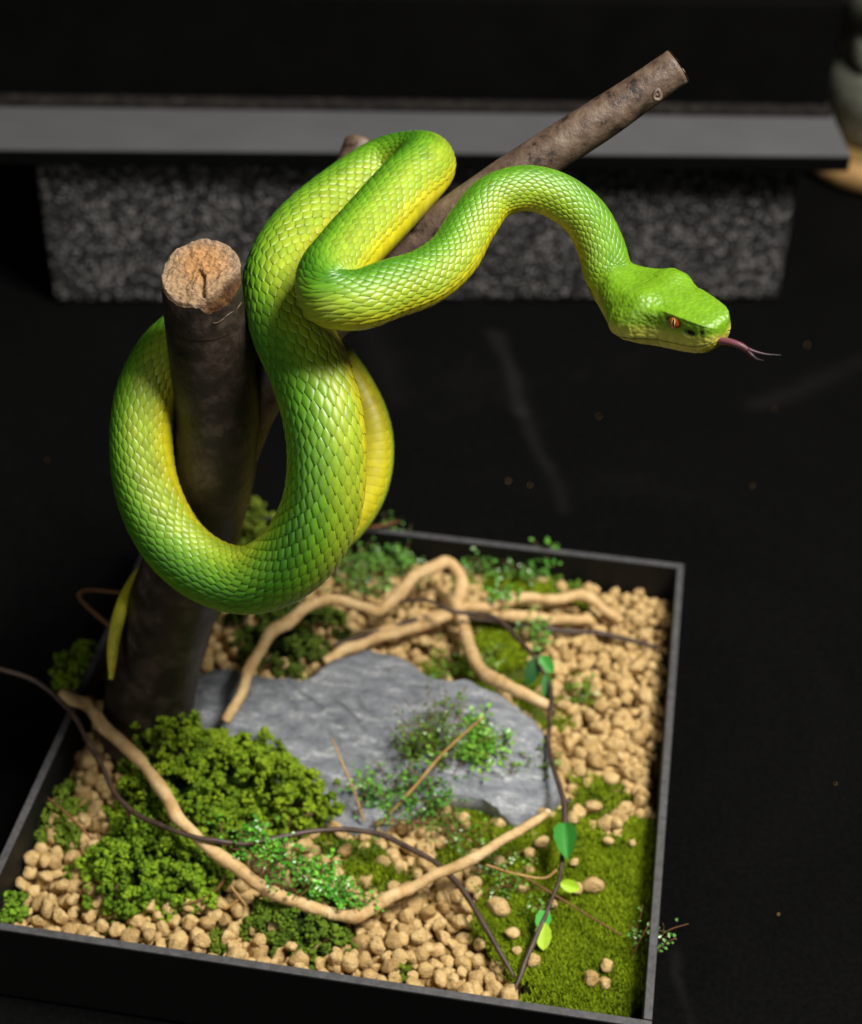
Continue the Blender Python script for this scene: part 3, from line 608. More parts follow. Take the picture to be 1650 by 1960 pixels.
# ------------------------------------------------------------------ slate
def slab(name, label, outline, z0, thick, tilt, seed, relief=.0030):
    O = np.array([at(x, y, z0+thick)[:2] for x, y in outline]); c = O.mean(0)
    Oc = np.vstack([O, O[:1]]); sl = np.r_[0, np.cumsum(np.linalg.norm(np.diff(Oc, axis=0), axis=1))]; si = np.linspace(0, sl[-1], 161)[:-1]; O = np.stack([np.interp(si, sl, Oc[:, k]) for k in (0, 1)], 1)
    O = O+.0012*np.stack([vnoise(np.c_[O, O[:, :1]*0], 400, seed), vnoise(np.c_[O, O[:, :1]*0], 400, seed+1)], 1)
    m = len(O); V = []; F = []; nr = 40
    for i in range(nr+1):
        k = i/nr
        p = c+(O-c)*k; z = tilt[0]*(p[:, 0]-c[0])+tilt[1]*(p[:, 1]-c[1]); q = np.c_[p, p[:, :1]*0]
        z = z+relief*.35*vnoise(q, 60, seed+2)+relief*.3*vnoise(q*np.array([1, 2.5, 1]), 190, seed+3)
        fp = p-c; g_ = np.random.default_rng(seed+40); z = z+np.min([fp@g_.uniform(-.20, .20, 2)+g_.uniform(.0, .006) for _ in range(6)], 0); z = np.maximum(z, -.0065+.0008*vnoise(q, 90, seed+50))
        lay = (z+q[:, 1]*.12+q[:, 0]*.07+.0012*vnoise(q, 150, seed+7))/.0030; st = (np.floor(lay)+smooth01((lay-np.floor(lay))/.18))*.0030; z = z*.45+st*.6+.0003*vnoise(q, 700, seed+9)
        z = z-.002*smooth01((k-.95)/.05)
        V += [(a, b_, thick+z0-.02*0+zz) for (a, b_), zz in zip(p, z)]
    for zz, kk in ((.5, 1.03), (0, 1.0)):
        p = c+(O-c)*kk; V += [(a, b_, z0-.004+thick*zz) for a, b_ in p]
    for i in range(nr+2):
        for j in range(m): F.append((i*m+j, i*m+(j+1) % m, (i+1)*m+(j+1) % m, (i+1)*m+j))
    o = MB().add(V, F).build(name, m_slate); return tag(o, label, 'rock')
slab('slate_rock', 'single large bluish grey slate slab lying in the middle of the tray', [(362, 1352), (380, 1272), (420, 1258), (500, 1282), (590, 1302), (640, 1268), (700, 1254), (765, 1266), (830, 1312), (900, 1318), (962, 1342), (1012, 1382), (1050, 1425), (1068, 1508), (1020, 1535), (985, 1552), (925, 1518), (850, 1508), (800, 1530), (730, 1556), (640, 1562), (590, 1500), (480, 1470), (400, 1400)], .030, .013, (-.01, .07), 21)

# ------------------------------------------------------------------ pebbles
EXCL = [[(365, 1352), (382, 1275), (500, 1285), (700, 1262), (828, 1318), (960, 1342), (1050, 1425), (1062, 1505), (985, 1542), (870, 1500), (740, 1545), (640, 1550), (590, 1500), (400, 1400)]]
CARP = [[(925, 1660), (960, 1600), (1000, 1565), (1060, 1580), (1090, 1540), (1110, 1590), (1180, 1600), (1248, 1560), (1262, 1700), (1250, 2010), (1010, 1985), (985, 1930), (990, 1880), (940, 1830), (905, 1740)],
        [(885, 1100), (1000, 1100), (1105, 1120), (1120, 1150), (950, 1150), (885, 1130)],
        [(885, 1195), (1000, 1180), (1030, 1260), (1060, 1350), (1085, 1400), (1030, 1380), (950, 1325), (860, 1300), (790, 1280), (860, 1250)],
        [(625, 1590), (720, 1600), (740, 1660), (660, 1680)], [(880, 1540), (1010, 1535), (1000, 1590), (930, 1640), (890, 1600)],
        [(930, 1165), (1110, 1170), (1090, 1185), (930, 1185)], [(900, 1755), (960, 1740), (990, 1830), (930, 1820)], [(690, 1640), (790, 1650), (770, 1705), (700, 1690)], [(1085, 1285), (1140, 1295), (1130, 1350), (1080, 1340)], [(1095, 1480), (1190, 1495), (1185, 1565), (1105, 1570)], [(820, 1590), (900, 1600), (890, 1660), (830, 1650)]]
pts = []; LIM = TW-TH-.003
cell = {}
def ok(x, y, r):
    gx, gy = int(x//.01), int(y//.01)
    for a in (-1, 0, 1):
        for b_ in (-1, 0, 1):
            for (X, Y, R_) in cell.get((gx+a, gy+b_), ()):
                if (X-x)**2+(Y-y)**2 < ((R_+r)*.86)**2: return False
    cell.setdefault((gx, gy), []).append((x, y, r)); return True
prnd = random.Random(5)
NCAND = 34000; cxy = rng.uniform(-LIM, LIM, (NCAND, 2)); c3 = np.c_[cxy, np.zeros(NCAND)]; cq = to_px(np.c_[cxy, np.full(NCAND, .030)])
cr = np.where(np.arange(NCAND) < 12000, rng.uniform(.0029, .0041, NCAND), rng.uniform(.0019, .0029, NCAND))
bad = np.hypot(cxy[:, 0]-tb[0], cxy[:, 1]-tb[1]) < .022
cq2 = to_px(np.c_[cxy, np.full(NCAND, .042)])
for e in EXCL: bad |= inpoly_v(cq2[:, 0], cq2[:, 1], e)
jx = 22*vnoise(c3, 260, 71)+12*vnoise(c3, 700, 72); jy = 22*vnoise(c3, 260, 73)+12*vnoise(c3, 700, 74); ins = np.zeros(NCAND, bool)
for e in CARP: ins |= inpoly_v(cq[:, 0]+jx, cq[:, 1]+jy, e)
bad |= ins & ((vnoise(c3, 75, 31) < .40) | (rng.random(NCAND) < .6)); cz = .0255+rng.uniform(0, .0022, NCAND)+.0020*vnoise(c3, 60, 8)
for i in np.nonzero(~bad)[0]:
    x, y, r = float(cxy[i, 0]), float(cxy[i, 1]), float(cr[i])
    if ok(x, y, r): pts.append((x, y, float(cz[i]), r))
nb = len(pts)
for t in range(520):   # a loose second layer
    x, y, z, r = pts[prnd.randrange(nb)]; r2 = prnd.uniform(.0026, .0038)
    x = min(max(x+prnd.uniform(-.004, .004), -LIM), LIM); y = min(max(y+prnd.uniform(-.004, .004), -LIM), LIM)
    q = to_px([x, y, .034])[0]
    if any(inpoly(q[0], q[1], e) for e in EXCL+CARP[:1]): continue
    pts.append((x, y, z+.0045, r2))
for px, py, rp in [(955, 1736, 21), (1135, 1695, 18), (1130, 1875, 18), (1160, 1848, 13), (1158, 1880, 14), (1037, 1613, 15), (1015, 1635, 13), (980, 1785, 13), (990, 1820, 11), (1100, 1650, 9), (1105, 1700, 11), (1165, 1610, 10), (1210, 1612, 8), (1000, 1700, 12), (1020, 1840, 17), (955, 1650, 12), (1180, 1575, 14), (1060, 1730, 8), (1095, 1565, 13), (1135, 1545, 15), (975, 1905, 20)]:
    p = at(px, py, .0335); pts.append((p[0], p[1], p[2], rp*.86*depth_of(p)/FPX))
variants = []
for k in range(14):
    g = np.random.default_rng(400+k); sc3 = g.uniform(.82, 1.15, 3); pn = g.normal(size=(10, 3)); pn /= np.linalg.norm(pn, axis=1)[:, None]; pd = g.uniform(.70, .98, 10)
    dt = ICO3@pn.T; rad = np.where(dt > .05, pd[None]/np.maximum(dt, .05), 9.).min(1); rad = np.clip(rad, .5, 1.18)
    V = ICO3*(rad*(1+.07*vnoise(ICO3, 5.0, 200+k)+.045*vnoise(ICO3, 12.0, 300+k)+.02*g.normal(size=len(ICO3))))[:, None]*sc3*1.08
    variants.append(V)
vis_poly_hide = EXCL+[[(210, 1350), (630, 1480), (600, 1620), (420, 1760), (250, 1760), (140, 1600)], [(215, 1430), (300, 1030), (440, 1040), (370, 1430)], [(240, 950), (330, 1130), (480, 1175), (640, 1130), (690, 990), (560, 640), (250, 640)]]
scored = []
for i, (x, y, z, r) in enumerate(pts):
    q = to_px([x, y, z])[0]
    if -10 < q[0] < 1660 and q[1] < 1965 and not any(inpoly(q[0], q[1], e) for e in vis_poly_hide): scored.append((r/q[2]*(1+.35*(z > .0285)), i))
scored.sort(reverse=True); single = set(i for _, i in scored[:300])
meshes = []
for k, V in enumerate(variants):
    me = bpy.data.meshes.new('pebble'); me.from_pydata(V.tolist(), [], ICO3F); me.polygons.foreach_set('use_smooth', [True]*len(me.polygons)); me.materials.append(m_peb); meshes.append(me)
rest = MB()
from mathutils import Euler
for i, (x, y, z, r) in enumerate(pts):
    k = prnd.randrange(14); eu = Euler((prnd.uniform(0, 6), prnd.uniform(0, 6), prnd.uniform(0, 6)))
    q = to_px([x, y, z])[0]
    if i in single:
        o = bpy.data.objects.new('pebble', meshes[k]); scn.collection.objects.link(o); o.location = (x, y, z); o.rotation_euler = eu; o.scale = (r, r, r)
        if inpoly(q[0], q[1], CARP[0]): lab, g = 'loose tan clay pebble lying on the bright green sheet moss', 'pebbles on the sheet moss'
        elif q[0] < 480 and q[1] > 1600: lab, g = 'tan clay pebble in the heap filling the front left tray corner', 'pebbles in the front left corner'
        elif q[0] > 1040 and q[1] < 1640: lab, g = 'tan clay pebble in the dense bed along the right rim', 'pebbles along the right rim'
        elif q[0] < 480: lab, g = 'tan clay pebble in the strip along the left rim', 'pebbles along the left rim'
        elif q[1] > 1540: lab, g = 'tan clay pebble in the open patch between front twig and front rim', 'pebbles in the front middle'
        else: lab, g = 'tan clay pebble among the twigs behind the slate', 'pebbles behind the slate'
        tag(o, lab, 'pebble', g)
    else:
        Rm = np.array(eu.to_matrix()); rest.add(variants[k]@Rm.T*r+[x, y, z], ICO3F)
tag(rest.build('pebble_bed', m_peb), 'bed of small tan clay pebbles filling the tray', None, None, 'stuff')

# ------------------------------------------------------------------ moss clumps
def moss_clump(label, px, py, rx, ry, rz, nl, nn, lobe, seed, cA=(.060, .125, .005), cB=(.22, .325, .014), z0=.026, group='curly moss clumps in the tray'):
    r = np.random.default_rng(seed); c = at(px, py, z0); mb = MB()
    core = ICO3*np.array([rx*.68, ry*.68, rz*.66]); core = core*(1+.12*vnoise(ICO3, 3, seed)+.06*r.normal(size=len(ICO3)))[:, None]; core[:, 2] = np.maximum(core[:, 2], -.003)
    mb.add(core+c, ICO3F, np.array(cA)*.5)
    for l in range(nl):
        ph = r.uniform(0, 2*pi); ct = r.uniform(-.15, 1); stt = math.sqrt(max(0, 1-ct*ct))
        n = np.array([stt*cos(ph), stt*sin(ph), ct]); f = 1+.16*r.normal()*.6+.14*math.sin(3*ph+seed)+.10*math.sin(5*ph+2*seed)
        lc = c+n*np.array([rx, ry, rz])*f; lr = lobe*r.uniform(.65, 1.25)
        base = np.array(cA)+(np.array(cB)-np.array(cA))*r.uniform(.15, 1)
        for k in range(nn):
            d = r.normal(size=3)+n*.9; d /= np.linalg.norm(d); sz = lr*r.uniform(.28, .48)
            V = ICO1*sz*r.uniform(.7, 1.3, 3)*(1+.22*r.normal(size=(len(ICO1), 1)))
            mb.add(V+lc+d*lr*r.uniform(.65, 1.05), ICO1F, base*r.uniform(.75, 1.25))
    o = mb.build('moss_clump', m_moss); return tag(o, label, 'moss', group)
moss_clump('largest dome of dark green curly moss in front of the branch foot', 408, 1545, .047, .036, .034, 1150, 15, .0028, 1)
moss_clump('ragged curly moss clump spilling down to pebbles under the front twig', 295, 1672, .031, .026, .020, 460, 15, .0029, 2, (.055, .125, .006), (.20, .325, .016))
moss_clump('small curly moss clump against the left rim', 118, 1570, .013, .017, .009, 110, 14, .0028, 3, (.06, .11, .008), (.16, .24, .02))
moss_clump('low curly moss clump at the front rim below the twig', 578, 1780, .022, .015, .010, 180, 14, .0028, 4, (.035, .075, .006), (.13, .21, .016))
moss_clump('dim curly moss clump behind the branch at the left rim', 168, 1290, .014, .014, .012, 45, 12, .0038, 5)
moss_clump('dark moss clump behind the slate under the snake loop', 545, 1235, .030, .022, .020, 170, 12, .0036, 6, (.025, .05, .006), (.09, .14, .015))
moss_clump('bright moss tuft in the front left tray corner', 8, 1748, .008, .008, .009, 26, 12, .0032, 7, (.06, .13, .008), (.16, .30, .02))
moss_clump('tall soft moss clump rising behind the branch by the back rim', 505, 1055, .020, .010, .026, 150, 12, .0034, 8, (.06, .10, .008), (.22, .30, .03))
moss_clump('small moss ball by front rim right of the low moss clump', 762, 1866, .004, .004, .003, 10, 12, .0026, 9, (.05, .09, .006), (.15, .21, .015))
moss_clump('small moss ball by front rim left of the low moss clump', 412, 1808, .0045, .004, .003, 12, 12, .0026, 10, (.05, .09, .006), (.15, .21, .015))
moss_clump('mossy lump against back rim near the right corner', 1080, 1128, .010, .006, .005, 30, 12, .0032, 12, (.05, .10, .008), (.14, .24, .02))
moss_clump('low moss patch among pebbles right of the front sprigs', 660, 1635, .014, .009, .003, 40, 12, .003, 13, (.04, .08, .006), (.13, .2, .015))

# ------------------------------------------------------------------ sheet moss
def carpet(label, poly, dens, z0, seed, hgt=.0024):
    r = np.random.default_rng(seed); mb = MB()
    W3 = np.array([at(x, y, z0) for x, y in poly]); lo, hi = W3[:, :2].min(0)-.008, W3[:, :2].max(0)+.008; lo = np.maximum(lo, -LIM-.0025); hi = np.minimum(hi, LIM+.0025)
    n = int((hi-lo).prod()*dens); xy = r.uniform(lo, hi, (n, 2)); P2 = [(a[0], a[1]) for a in W3]
    q2 = to_px(np.c_[xy, np.full(len(xy), .030)]); q3 = np.c_[xy, np.zeros(len(xy))]; q2[:, 0] += 22*vnoise(q3, 260, 71)+12*vnoise(q3, 700, 72)+r.normal(0, 6, len(xy)); q2[:, 1] += 22*vnoise(q3, 260, 73)+12*vnoise(q3, 700, 74)+r.normal(0, 6, len(xy)); keep = inpoly_v(q2[:, 0], q2[:, 1], poly); 
    # ragged outline
    xy = xy[keep]; xy = xy[(vnoise(np.c_[xy, xy[:, :1]*0], 150, seed+5)+.35*vnoise(np.c_[xy, xy[:, :1]*0], 500, seed+6)) > -.62]; zz = z0-.003+.0022*vnoise(np.c_[xy, xy[:, :1]*0], 130, seed)+.0012*vnoise(np.c_[xy, xy[:, :1]*0], 420, seed+1)
    tone = .5+.5*vnoise(np.c_[xy, xy[:, :1]*0], 200, seed+2)
    V = []; C = []
    for (x, y), z, t in zip(xy, zz, tone):
        for k in range(4):
            a = r.uniform(0, 2*pi); l = hgt*r.uniform(.5, 1.2); lean = r.uniform(.15, 1.1); wd = .00045*r.uniform(.7, 1.3)
            dx, dy = cos(a), sin(a); b0 = np.array([x+.0008*r.normal(), y+.0008*r.normal(), z])
            V += [b0+[-dy*wd, dx*wd, 0], b0+[dy*wd, -dx*wd, 0], b0+[dx*l*lean*.6, dy*l*lean*.6, l]]
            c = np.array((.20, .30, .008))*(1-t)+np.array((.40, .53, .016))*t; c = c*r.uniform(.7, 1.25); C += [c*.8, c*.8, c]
    m = len(V)//3
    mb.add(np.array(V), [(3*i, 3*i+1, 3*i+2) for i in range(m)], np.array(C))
    # felted bed below the blades
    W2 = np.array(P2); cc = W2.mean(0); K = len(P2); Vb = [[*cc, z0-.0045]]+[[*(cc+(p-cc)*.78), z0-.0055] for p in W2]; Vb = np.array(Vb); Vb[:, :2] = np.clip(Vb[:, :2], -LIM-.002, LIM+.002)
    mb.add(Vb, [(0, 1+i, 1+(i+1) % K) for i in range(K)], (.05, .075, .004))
    return tag(mb.build('sheet_moss', m_fuzz, smooth=False), label, None, None, 'stuff')
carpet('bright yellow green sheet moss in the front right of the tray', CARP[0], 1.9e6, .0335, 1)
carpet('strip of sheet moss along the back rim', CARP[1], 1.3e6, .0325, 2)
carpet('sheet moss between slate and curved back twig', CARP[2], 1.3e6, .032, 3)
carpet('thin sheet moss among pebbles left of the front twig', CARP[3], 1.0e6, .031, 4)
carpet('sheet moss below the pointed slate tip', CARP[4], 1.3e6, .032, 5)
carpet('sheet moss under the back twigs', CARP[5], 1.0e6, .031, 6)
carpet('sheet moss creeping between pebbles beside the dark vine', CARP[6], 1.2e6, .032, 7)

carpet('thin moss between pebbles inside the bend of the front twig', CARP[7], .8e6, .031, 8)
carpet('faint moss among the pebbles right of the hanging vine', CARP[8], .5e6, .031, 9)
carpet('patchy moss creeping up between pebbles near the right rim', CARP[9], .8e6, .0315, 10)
carpet('thin moss between pebbles in front of the slate', CARP[10], .7e6, .031, 11)

# ------------------------------------------------------------------ twigs and vines
def zpath(pts, n):   # (px,py,z,r_px)
    return crom([list(at(a, b_, z))+[r*depth_of(at(a, b_, z))/FPX] for a, b_, z, r in pts], n)[0]
def limb(pts, m, parent, seed, name='stem', rough=.15, n=170, ns=14, freq=None):
    pts = [(a, b_, z, r*(.74 if r > 10 else .72)) for a, b_, z, r in pts]; P = zpath(pts, n); P[:, 3] *= 1+.14*vnoise(P[:, :3], 330, seed+9)+.10*vnoise(P[:, :3], 900, seed+8); w3 = np.stack([vnoise(P[:, :3], 190, seed+k) for k in range(3)], 1)*P[:, 3:4]*.55
    mb = MB(); tube(mb, P[:, :3]+w3, P[:, 3], ns, rough, seed, freq=freq or 260); return mb.build(name, m, parent)
tA = thing('driftwood_twig', 'long tan twig bent in a V across the front moss and pebbles', 'twig', at(640, 1750, .03), 'tan driftwood twigs')
limb([(178, 1345, .034, 14), (150, 1332, .046, 16), (124, 1328, .054, 17), (160, 1352, .058, 18), (215, 1405, .062, 17), (265, 1450, .064, 17), (320, 1530, .064, 17), (360, 1590, .060, 17), (420, 1640, .054, 17), (500, 1692, .046, 17), (560, 1722, .041, 17), (640, 1752, .037, 16)], m_twig, tA, 41)
limb([(628, 1752, .037, 13), (680, 1752, .038, 16), (740, 1722, .041, 16), (800, 1688, .045, 15), (880, 1655, .050, 15), (940, 1625, .054, 14), (1000, 1585, .058, 13), (1046, 1556, .061, 11)], m_twig, tA, 43)
e = at(1046, 1556, .061); mb = MB(); mb.add(ICO2*np.array([.0020, .0015, .0020])+e+(at(1050, 1553, .0615)-e)*.4, ICO2F); mb.build('cut_tip', m_twig_cut, tA)
tB = thing('driftwood_twig', 'branching tan twig arching over the slate and back pebbles', 'twig', at(875, 1165, .03), 'tan driftwood twigs')
limb([(430, 1380, .046, 13), (462, 1330, .052, 14), (490, 1262, .058, 15), (520, 1218, .062, 16), (570, 1178, .066, 17), (645, 1148, .068, 15), (690, 1160, .062, 14), (728, 1168, .056, 16), (790, 1108, .058, 17), (830, 1085, .060, 16), (866, 1078, .058, 15), (882, 1105, .054, 17), (874, 1160, .046, 18)], m_twig, tB, 51)
limb([(872, 1150, .046, 18), (888, 1195, .045, 17), (895, 1240, .046, 18), (925, 1285, .049, 18), (980, 1318, .051, 18), (1052, 1348, .050, 14)], m_twig, tB, 53)
limb([(872, 1160, .046, 17), (930, 1160, .044, 15), (990, 1146, .043, 15), (1060, 1148, .042, 15), (1115, 1140, .042, 15), (1150, 1160, .040, 13), (1185, 1192, .036, 12)], m_twig, tB, 54)
limb([(870, 1170, .044, 15), (835, 1190, .042, 14), (780, 1208, .040, 14), (720, 1222, .040, 15), (670, 1240, .041, 15), (618, 1268, .042, 12)], m_twig, tB, 55)
limb([(870, 1168, .040, 11), (800, 1185, .038, 13), (740, 1205, .038, 11), (680, 1215, .036, 8)], m_twig, tB, 57)
limb([(900, 1172, .040, 12), (960, 1178, .039, 14), (1040, 1186, .038, 15), (1130, 1188, .036, 14)], m_twig, tB, 56)
tR = thing('bare_root', 'dark reddish brown root running under the back twigs to the right', 'root', at(1100, 1205, .03))
limb([(640, 1235, .036, 6), (720, 1210, .038, 7), (830, 1178, .040, 6), (940, 1188, .036, 6), (1080, 1208, .034, 9), (1170, 1215, .034, 8), (1260, 1240, .033, 6)], m_vine, tR, 61)
def leaf(parent, base, tip, width, col, fold=.5, name='leaf', curl=.12):
    base, tip = np.asarray(base), np.asarray(tip); ax = tip-base; L = np.linalg.norm(ax); ax /= L; vw = CAM-base; vw /= np.linalg.norm(vw)
    sd = np.cross(ax, vw); sd /= np.linalg.norm(sd); nn = np.cross(sd, ax); V = []; K, J = 12, 7
    for i in range(K+1):
        t = i/K; w_ = width*(math.sin(pi*min(t**.9, .999))**.62)*(1 if t < .98 else .2)*(1+.05*math.sin(i*2.1))
        for j in range(J):
            k = -1+2*j/(J-1); V.append(base+ax*L*t+sd*w_*k+nn*(abs(k)*w_*fold-curl*L*t*t))
    F = [(i*J+j, i*J+j+1, (i+1)*J+j+1, (i+1)*J+j) for i in range(K) for j in range(J-1)]
    return MB().add(V, F, col).build(name, m_vleaf, parent)
vA = thing('dark_vine', 'dark thin vine sagging over the left rim across moss to front pebbles', 'vine', at(985, 1870, .03), 'dark vines in the tray')
limb([(-60, 1262, .080, 7), (0, 1280, .078, 7), (60, 1300, .075, 7), (125, 1350, .068, 7), (180, 1440, .062, 7), (238, 1540, .058, 7.5), (330, 1590, .062, 7.5), (430, 1614, .060, 7.5), (520, 1608, .052, 7.5), (610, 1588, .050, 7.5), (700, 1592, .048, 7.5), (800, 1630, .047, 7.5), (870, 1685, .045, 8), (920, 1760, .042, 8), (955, 1820, .039, 7.5), (984, 1872, .035, 4)], m_vine, vA, 71, rough=.1, n=160, ns=10)
limb([(238, 1540, .058, 6), (246, 1558, .056, 5), (250, 1575, .052, 2)], m_needle, vA, 72, 'side_shoot', n=16, ns=8)
vB = thing('dark_vine', 'leafy dark vine hanging along the right side of the slate', 'vine', at(980, 1900, .03), 'dark vines in the tray')
limb([(690, 1168, .050, 5), (770, 1150, .056, 5), (820, 1150, .058, 5), (860, 1168, .057, 6), (940, 1180, .056, 6), (985, 1215, .055, 6.5), (1025, 1262, .054, 6), (1052, 1310, .052, 6), (1055, 1350, .051, 6), (1050, 1420, .050, 7), (1062, 1480, .050, 7), (1080, 1540, .048, 8), (1080, 1600, .046, 7), (1072, 1680, .043, 6), (1045, 1750, .041, 6), (1020, 1810, .038, 7), (1000, 1855, .036, 7), (980, 1905, .034, 5)], m_vine, vB, 73, rough=.12, n=160, ns=10)
limb([(1080, 1540, .048, 6), (1088, 1534, .049, 7), (1092, 1528, .049, 4)], m_vine, vB, 75, 'node_stub', n=12, ns=8)
leaf(vB, at(1080, 1575, .051), at(1085, 1640, .050), .0054, (.035, .22, .025), .8)
leaf(vB, at(1030, 1255, .056), at(1010, 1312, .046), .0040, (.012, .085, .014), .2)
leaf(vB, at(1035, 1255, .057), at(1058, 1288, .052), .0036, (.05, .30, .03), .3)
leaf(vB, at(1045, 1290, .055), at(1050, 1345, .046), .0030, (.02, .14, .02), .3)
leaf(vB, at(1072, 1690, .043), at(1112, 1702, .040), .0029, (.34, .56, .02), .3)
leaf(vB, at(1048, 1745, .041), at(1030, 1775, .040), .0036, (.05, .33, .03), .3)
leaf(vB, at(1040, 1765, .041), at(1040, 1818, .036), .0037, (.38, .58, .03), .25)
vC = thing('brown_tendril', 'thin brown tendril looping over the left rim beside the tail', 'tendril', at(200, 1195, .04))
limb([(225, 1215, .045, 4), (195, 1185, .058, 5), (165, 1160, .068, 6), (150, 1140, .072, 6), (165, 1130, .072, 5), (230, 1134, .066, 4)], m_needle, vC, 77, n=50, ns=8)
vD = thing('curled_root', 'small curled tan root poking out behind the branch near the tail', 'root', at(240, 1180, .05))
limb([(235, 1195, .048, 5), (250, 1180, .058, 6), (258, 1160, .066, 6), (255, 1140, .07, 4)], m_twig, vD, 78, n=30, ns=8)
def stalk(label, pts, m, seed, cat='stalk', name='dry_stalk', n=40):
    P = zpath(pts, n); mb = MB(); tube(mb, P[:, :3], P[:, 3]*.75, 7, .12, seed); return tag(mb.build(name, m), label, cat, 'loose dry stalks')
stalk('pale straw stalk slanting across the pointed slate', [(722, 1582, .034, 3), (790, 1510, .050, 4), (850, 1440, .062, 4), (925, 1372, .074, 3)], m_straw, 1)
stalk('orange straw stalk leaning on the front of the large slate', [(696, 1572, .036, 3.5), (680, 1520, .044, 3), (655, 1460, .052, 3), (636, 1412, .058, 2)], m_straw, 2)
stalk('orange needle lying on the small left moss clump', [(92, 1528, .042, 3), (130, 1560, .044, 3.5), (175, 1605, .042, 3)], m_needle, 3)
stalk('forked brown stalk on pebbles under the front twig', [(352, 1732, .036, 3), (400, 1715, .037, 3), (425, 1690, .041, 4), (434, 1672, .044, 3)], m_needle, 4)
stalk('tan stalk with crook standing on pebbles left of low moss clump', [(430, 1740, .034, 4), (455, 1720, .038, 3), (440, 1695, .043, 3), (472, 1735, .036, 3)], m_straw, 5)
stalk('long thin straw lying right of the front twig tip', [(930, 1655, .044, 2.5), (985, 1672, .042, 3), (1045, 1680, .040, 3), (1066, 1665, .042, 3)], m_straw, 6)
stalk('thin brown stalk crossing the sheet moss to right rim', [(985, 1668, .040, 3), (1060, 1712, .041, 3), (1130, 1755, .042, 2.5), (1190, 1790, .043, 2.5)], m_needle, 7)
stalk('short brown needle on pebbles in front of the slate', [(715, 1575, .035, 4), (760, 1570, .037, 3), (820, 1575, .036, 3)], m_needle, 8)
stalk('brown needle leaning over the back rim beside the snake', [(690, 1010, .05, 3), (720, 1008, .053, 4), (765, 998, .056, 3)], m_needle, 9)
stalk('thin brown needle against the dark moss under the snake loop', [(575, 1196, .046, 3), (610, 1192, .048, 3), (640, 1195, .046, 2)], m_needle, 10)

# ------------------------------------------------------------------ leafy sprigs
def sprig(label, bases, hgt, spread, ns, nl, ls, seed, cA=(.03, .17, .02), cB=(.12, .40, .05), z0=.030, stem=m_needle, lean=(0, 0, 0), name='leafy_sprig'):
    r = np.random.default_rng(seed); c = at(*bases[0], z0) if len(bases[0]) == 2 else at(*bases[0])
    root = thing(name, label, 'plant', c, 'green sprigs in the tray'); ms, ml = MB(), MB()
    B3 = [at(*b_, z0) if len(b_) == 2 else at(*b_) for b_ in bases]
    for k in range(ns):
        t = r.uniform(0, len(B3)-1) if len(B3) > 1 else 0; i = int(min(t, len(B3)-2)) if len(B3) > 1 else 0
        p0 = B3[i]+(B3[i+1]-B3[i])*(t-i) if len(B3) > 1 else B3[0]
        p0 = p0+np.array([*r.normal(0, spread*.25, 2), 0]); h_ = hgt*r.uniform(.55, 1.1); d = r.normal(0, spread*.6, 2)
        p2 = p0+np.array([d[0], d[1], h_])+np.asarray(lean)*h_; p1 = (p0+p2)/2+np.array([*(-d*.15), h_*.2])
        pth = crom([p0-[0, 0, .002], p1, p2], 12)[0]; tube(ms, pth, np.linspace(.00032, .00015, 12), 5)
        base = np.array(cA)+(np.array(cB)-np.array(cA))*r.uniform(0, 1)
        for q in range(nl):
            tt = r.uniform(.25, 1.0); p = pth[int(tt*11)]+r.normal(0, ls*.9, 3); a = r.normal(size=3); a[2] *= .4; a /= np.linalg.norm(a)
            nrm = np.array([r.normal()*.5, r.normal()*.5-.2, 1.0]); s2 = np.cross(nrm, a); s2 /= np.linalg.norm(s2); l = ls*r.uniform(.6, 1.3); w_ = l*.38
            nz_ = np.cross(a, s2)*l*.15
            V = [p, p+a*l*.35+s2*w_+nz_, p+a*l*.75+s2*w_*.8+nz_, p+a*l, p+a*l*.75-s2*w_*.8+nz_, p+a*l*.35-s2*w_+nz_]
            ml.add(V, [(0, 1, 2, 3), (0, 3, 4, 5)], base*r.uniform(.7, 1.3))
    ms.build('stems', stem, root); f = ml.build('foliage', m_leaf, root, False); f['kind'] = 'stuff'
    return root
BR = dict(cA=(.045, .22, .015), cB=(.17, .48, .04))
sprig('glossy bright green sprig lying along the front twig', [(455, 1600, .052), (520, 1650, .046), (600, 1690, .040), (680, 1735, .034)], .009, .012, 75, 16, .0021, 1, **BR)
sprig('leafy sprig on pebbles in front of the large slate', [(720, 1530), (780, 1555), (850, 1540)], .020, .020, 50, 15, .0022, 2, cA=(.035, .15, .015), cB=(.14, .36, .04))
sprig('brown stemmed sprig growing in the gap between the slates', [(800, 1480), (830, 1470), (870, 1480)], .036, .018, 64, 15, .0021, 3, cA=(.05, .12, .012), cB=(.17, .33, .03))
sprig('pale leafy sprig draped on the pointed slate', [(890, 1445, .042), (935, 1425, .044)], .010, .014, 34, 20, .0026, 4, cA=(.10, .30, .02), cB=(.22, .48, .05))
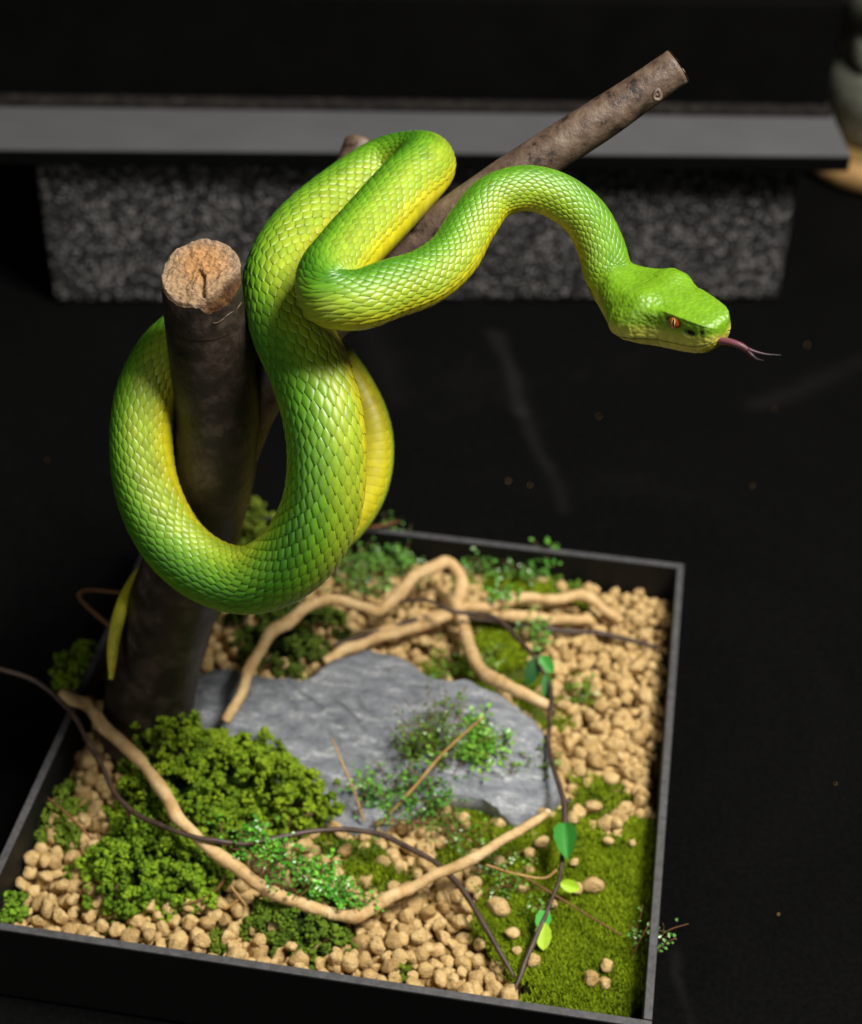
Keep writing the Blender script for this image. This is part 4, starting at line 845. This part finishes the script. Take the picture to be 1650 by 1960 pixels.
sprig('sparse sprig at the right tip of the pointed slate', [(1010, 1490, .036), (1045, 1480, .036)], .012, .012, 14, 10, .0020, 5, cA=(.08, .17, .012), cB=(.2, .33, .03))
sprig('leafy sprigs by the back rim beside the snake', [(670, 1090), (730, 1075), (800, 1085)], .014, .016, 46, 14, .0025, 6, cA=(.05, .16, .02), cB=(.17, .38, .06))
sprig('row of small leaves under the back rim', [(880, 1095), (960, 1100), (1050, 1110)], .014, .012, 34, 12, .0025, 7, cA=(.05, .16, .02), cB=(.15, .36, .06))
sprig('wiry sprig reaching over the right rim', [(1215, 1800), (1262, 1815, .045)], .016, .010, 11, 6, .0018, 8, cA=(.05, .16, .03), cB=(.16, .36, .08), lean=(.6, .1, 0))
sprig('thin sprig beside the front twig tip', [(900, 1640), (960, 1690), (1000, 1740)], .012, .016, 26, 9, .0019, 9, cA=(.05, .14, .015), cB=(.15, .32, .04))
sprig('small sprig on the pebbles right of the leafy vine', [(1110, 1345), (1130, 1320)], .010, .010, 14, 9, .0020, 10, cA=(.06, .16, .012), cB=(.18, .34, .03))
sprig('sprig between the slate and the back twigs', [(830, 1300), (900, 1300), (950, 1270)], .014, .014, 30, 10, .0022, 11, cA=(.06, .14, .012), cB=(.18, .34, .03))
sprig('sprig standing at back rim under leaf of vine', [(1030, 1110), (1045, 1100)], .024, .008, 8, 12, .0028, 12, cA=(.05, .24, .02), cB=(.15, .42, .05))
sprig('small sprig over the back twig near its fork', [(955, 1160, .045), (965, 1140, .045)], .008, .008, 8, 10, .0026, 13, cA=(.05, .22, .02), cB=(.15, .40, .05))
sprig('soft sprigs left of the back twig arch', [(640, 1130), (700, 1120), (760, 1130)], .010, .016, 24, 12, .0024, 14, cA=(.06, .16, .02), cB=(.18, .36, .05))
sprig('sprig behind slate beside the hanging vine', [(1010, 1210), (1040, 1240)], .012, .010, 14, 12, .0024, 15, cA=(.05, .18, .02), cB=(.15, .36, .05))
sprig('sparse sprig on the right of the large slate front', [(830, 1580), (880, 1600)], .012, .014, 16, 9, .0019, 16, cA=(.05, .13, .012), cB=(.14, .3, .03))
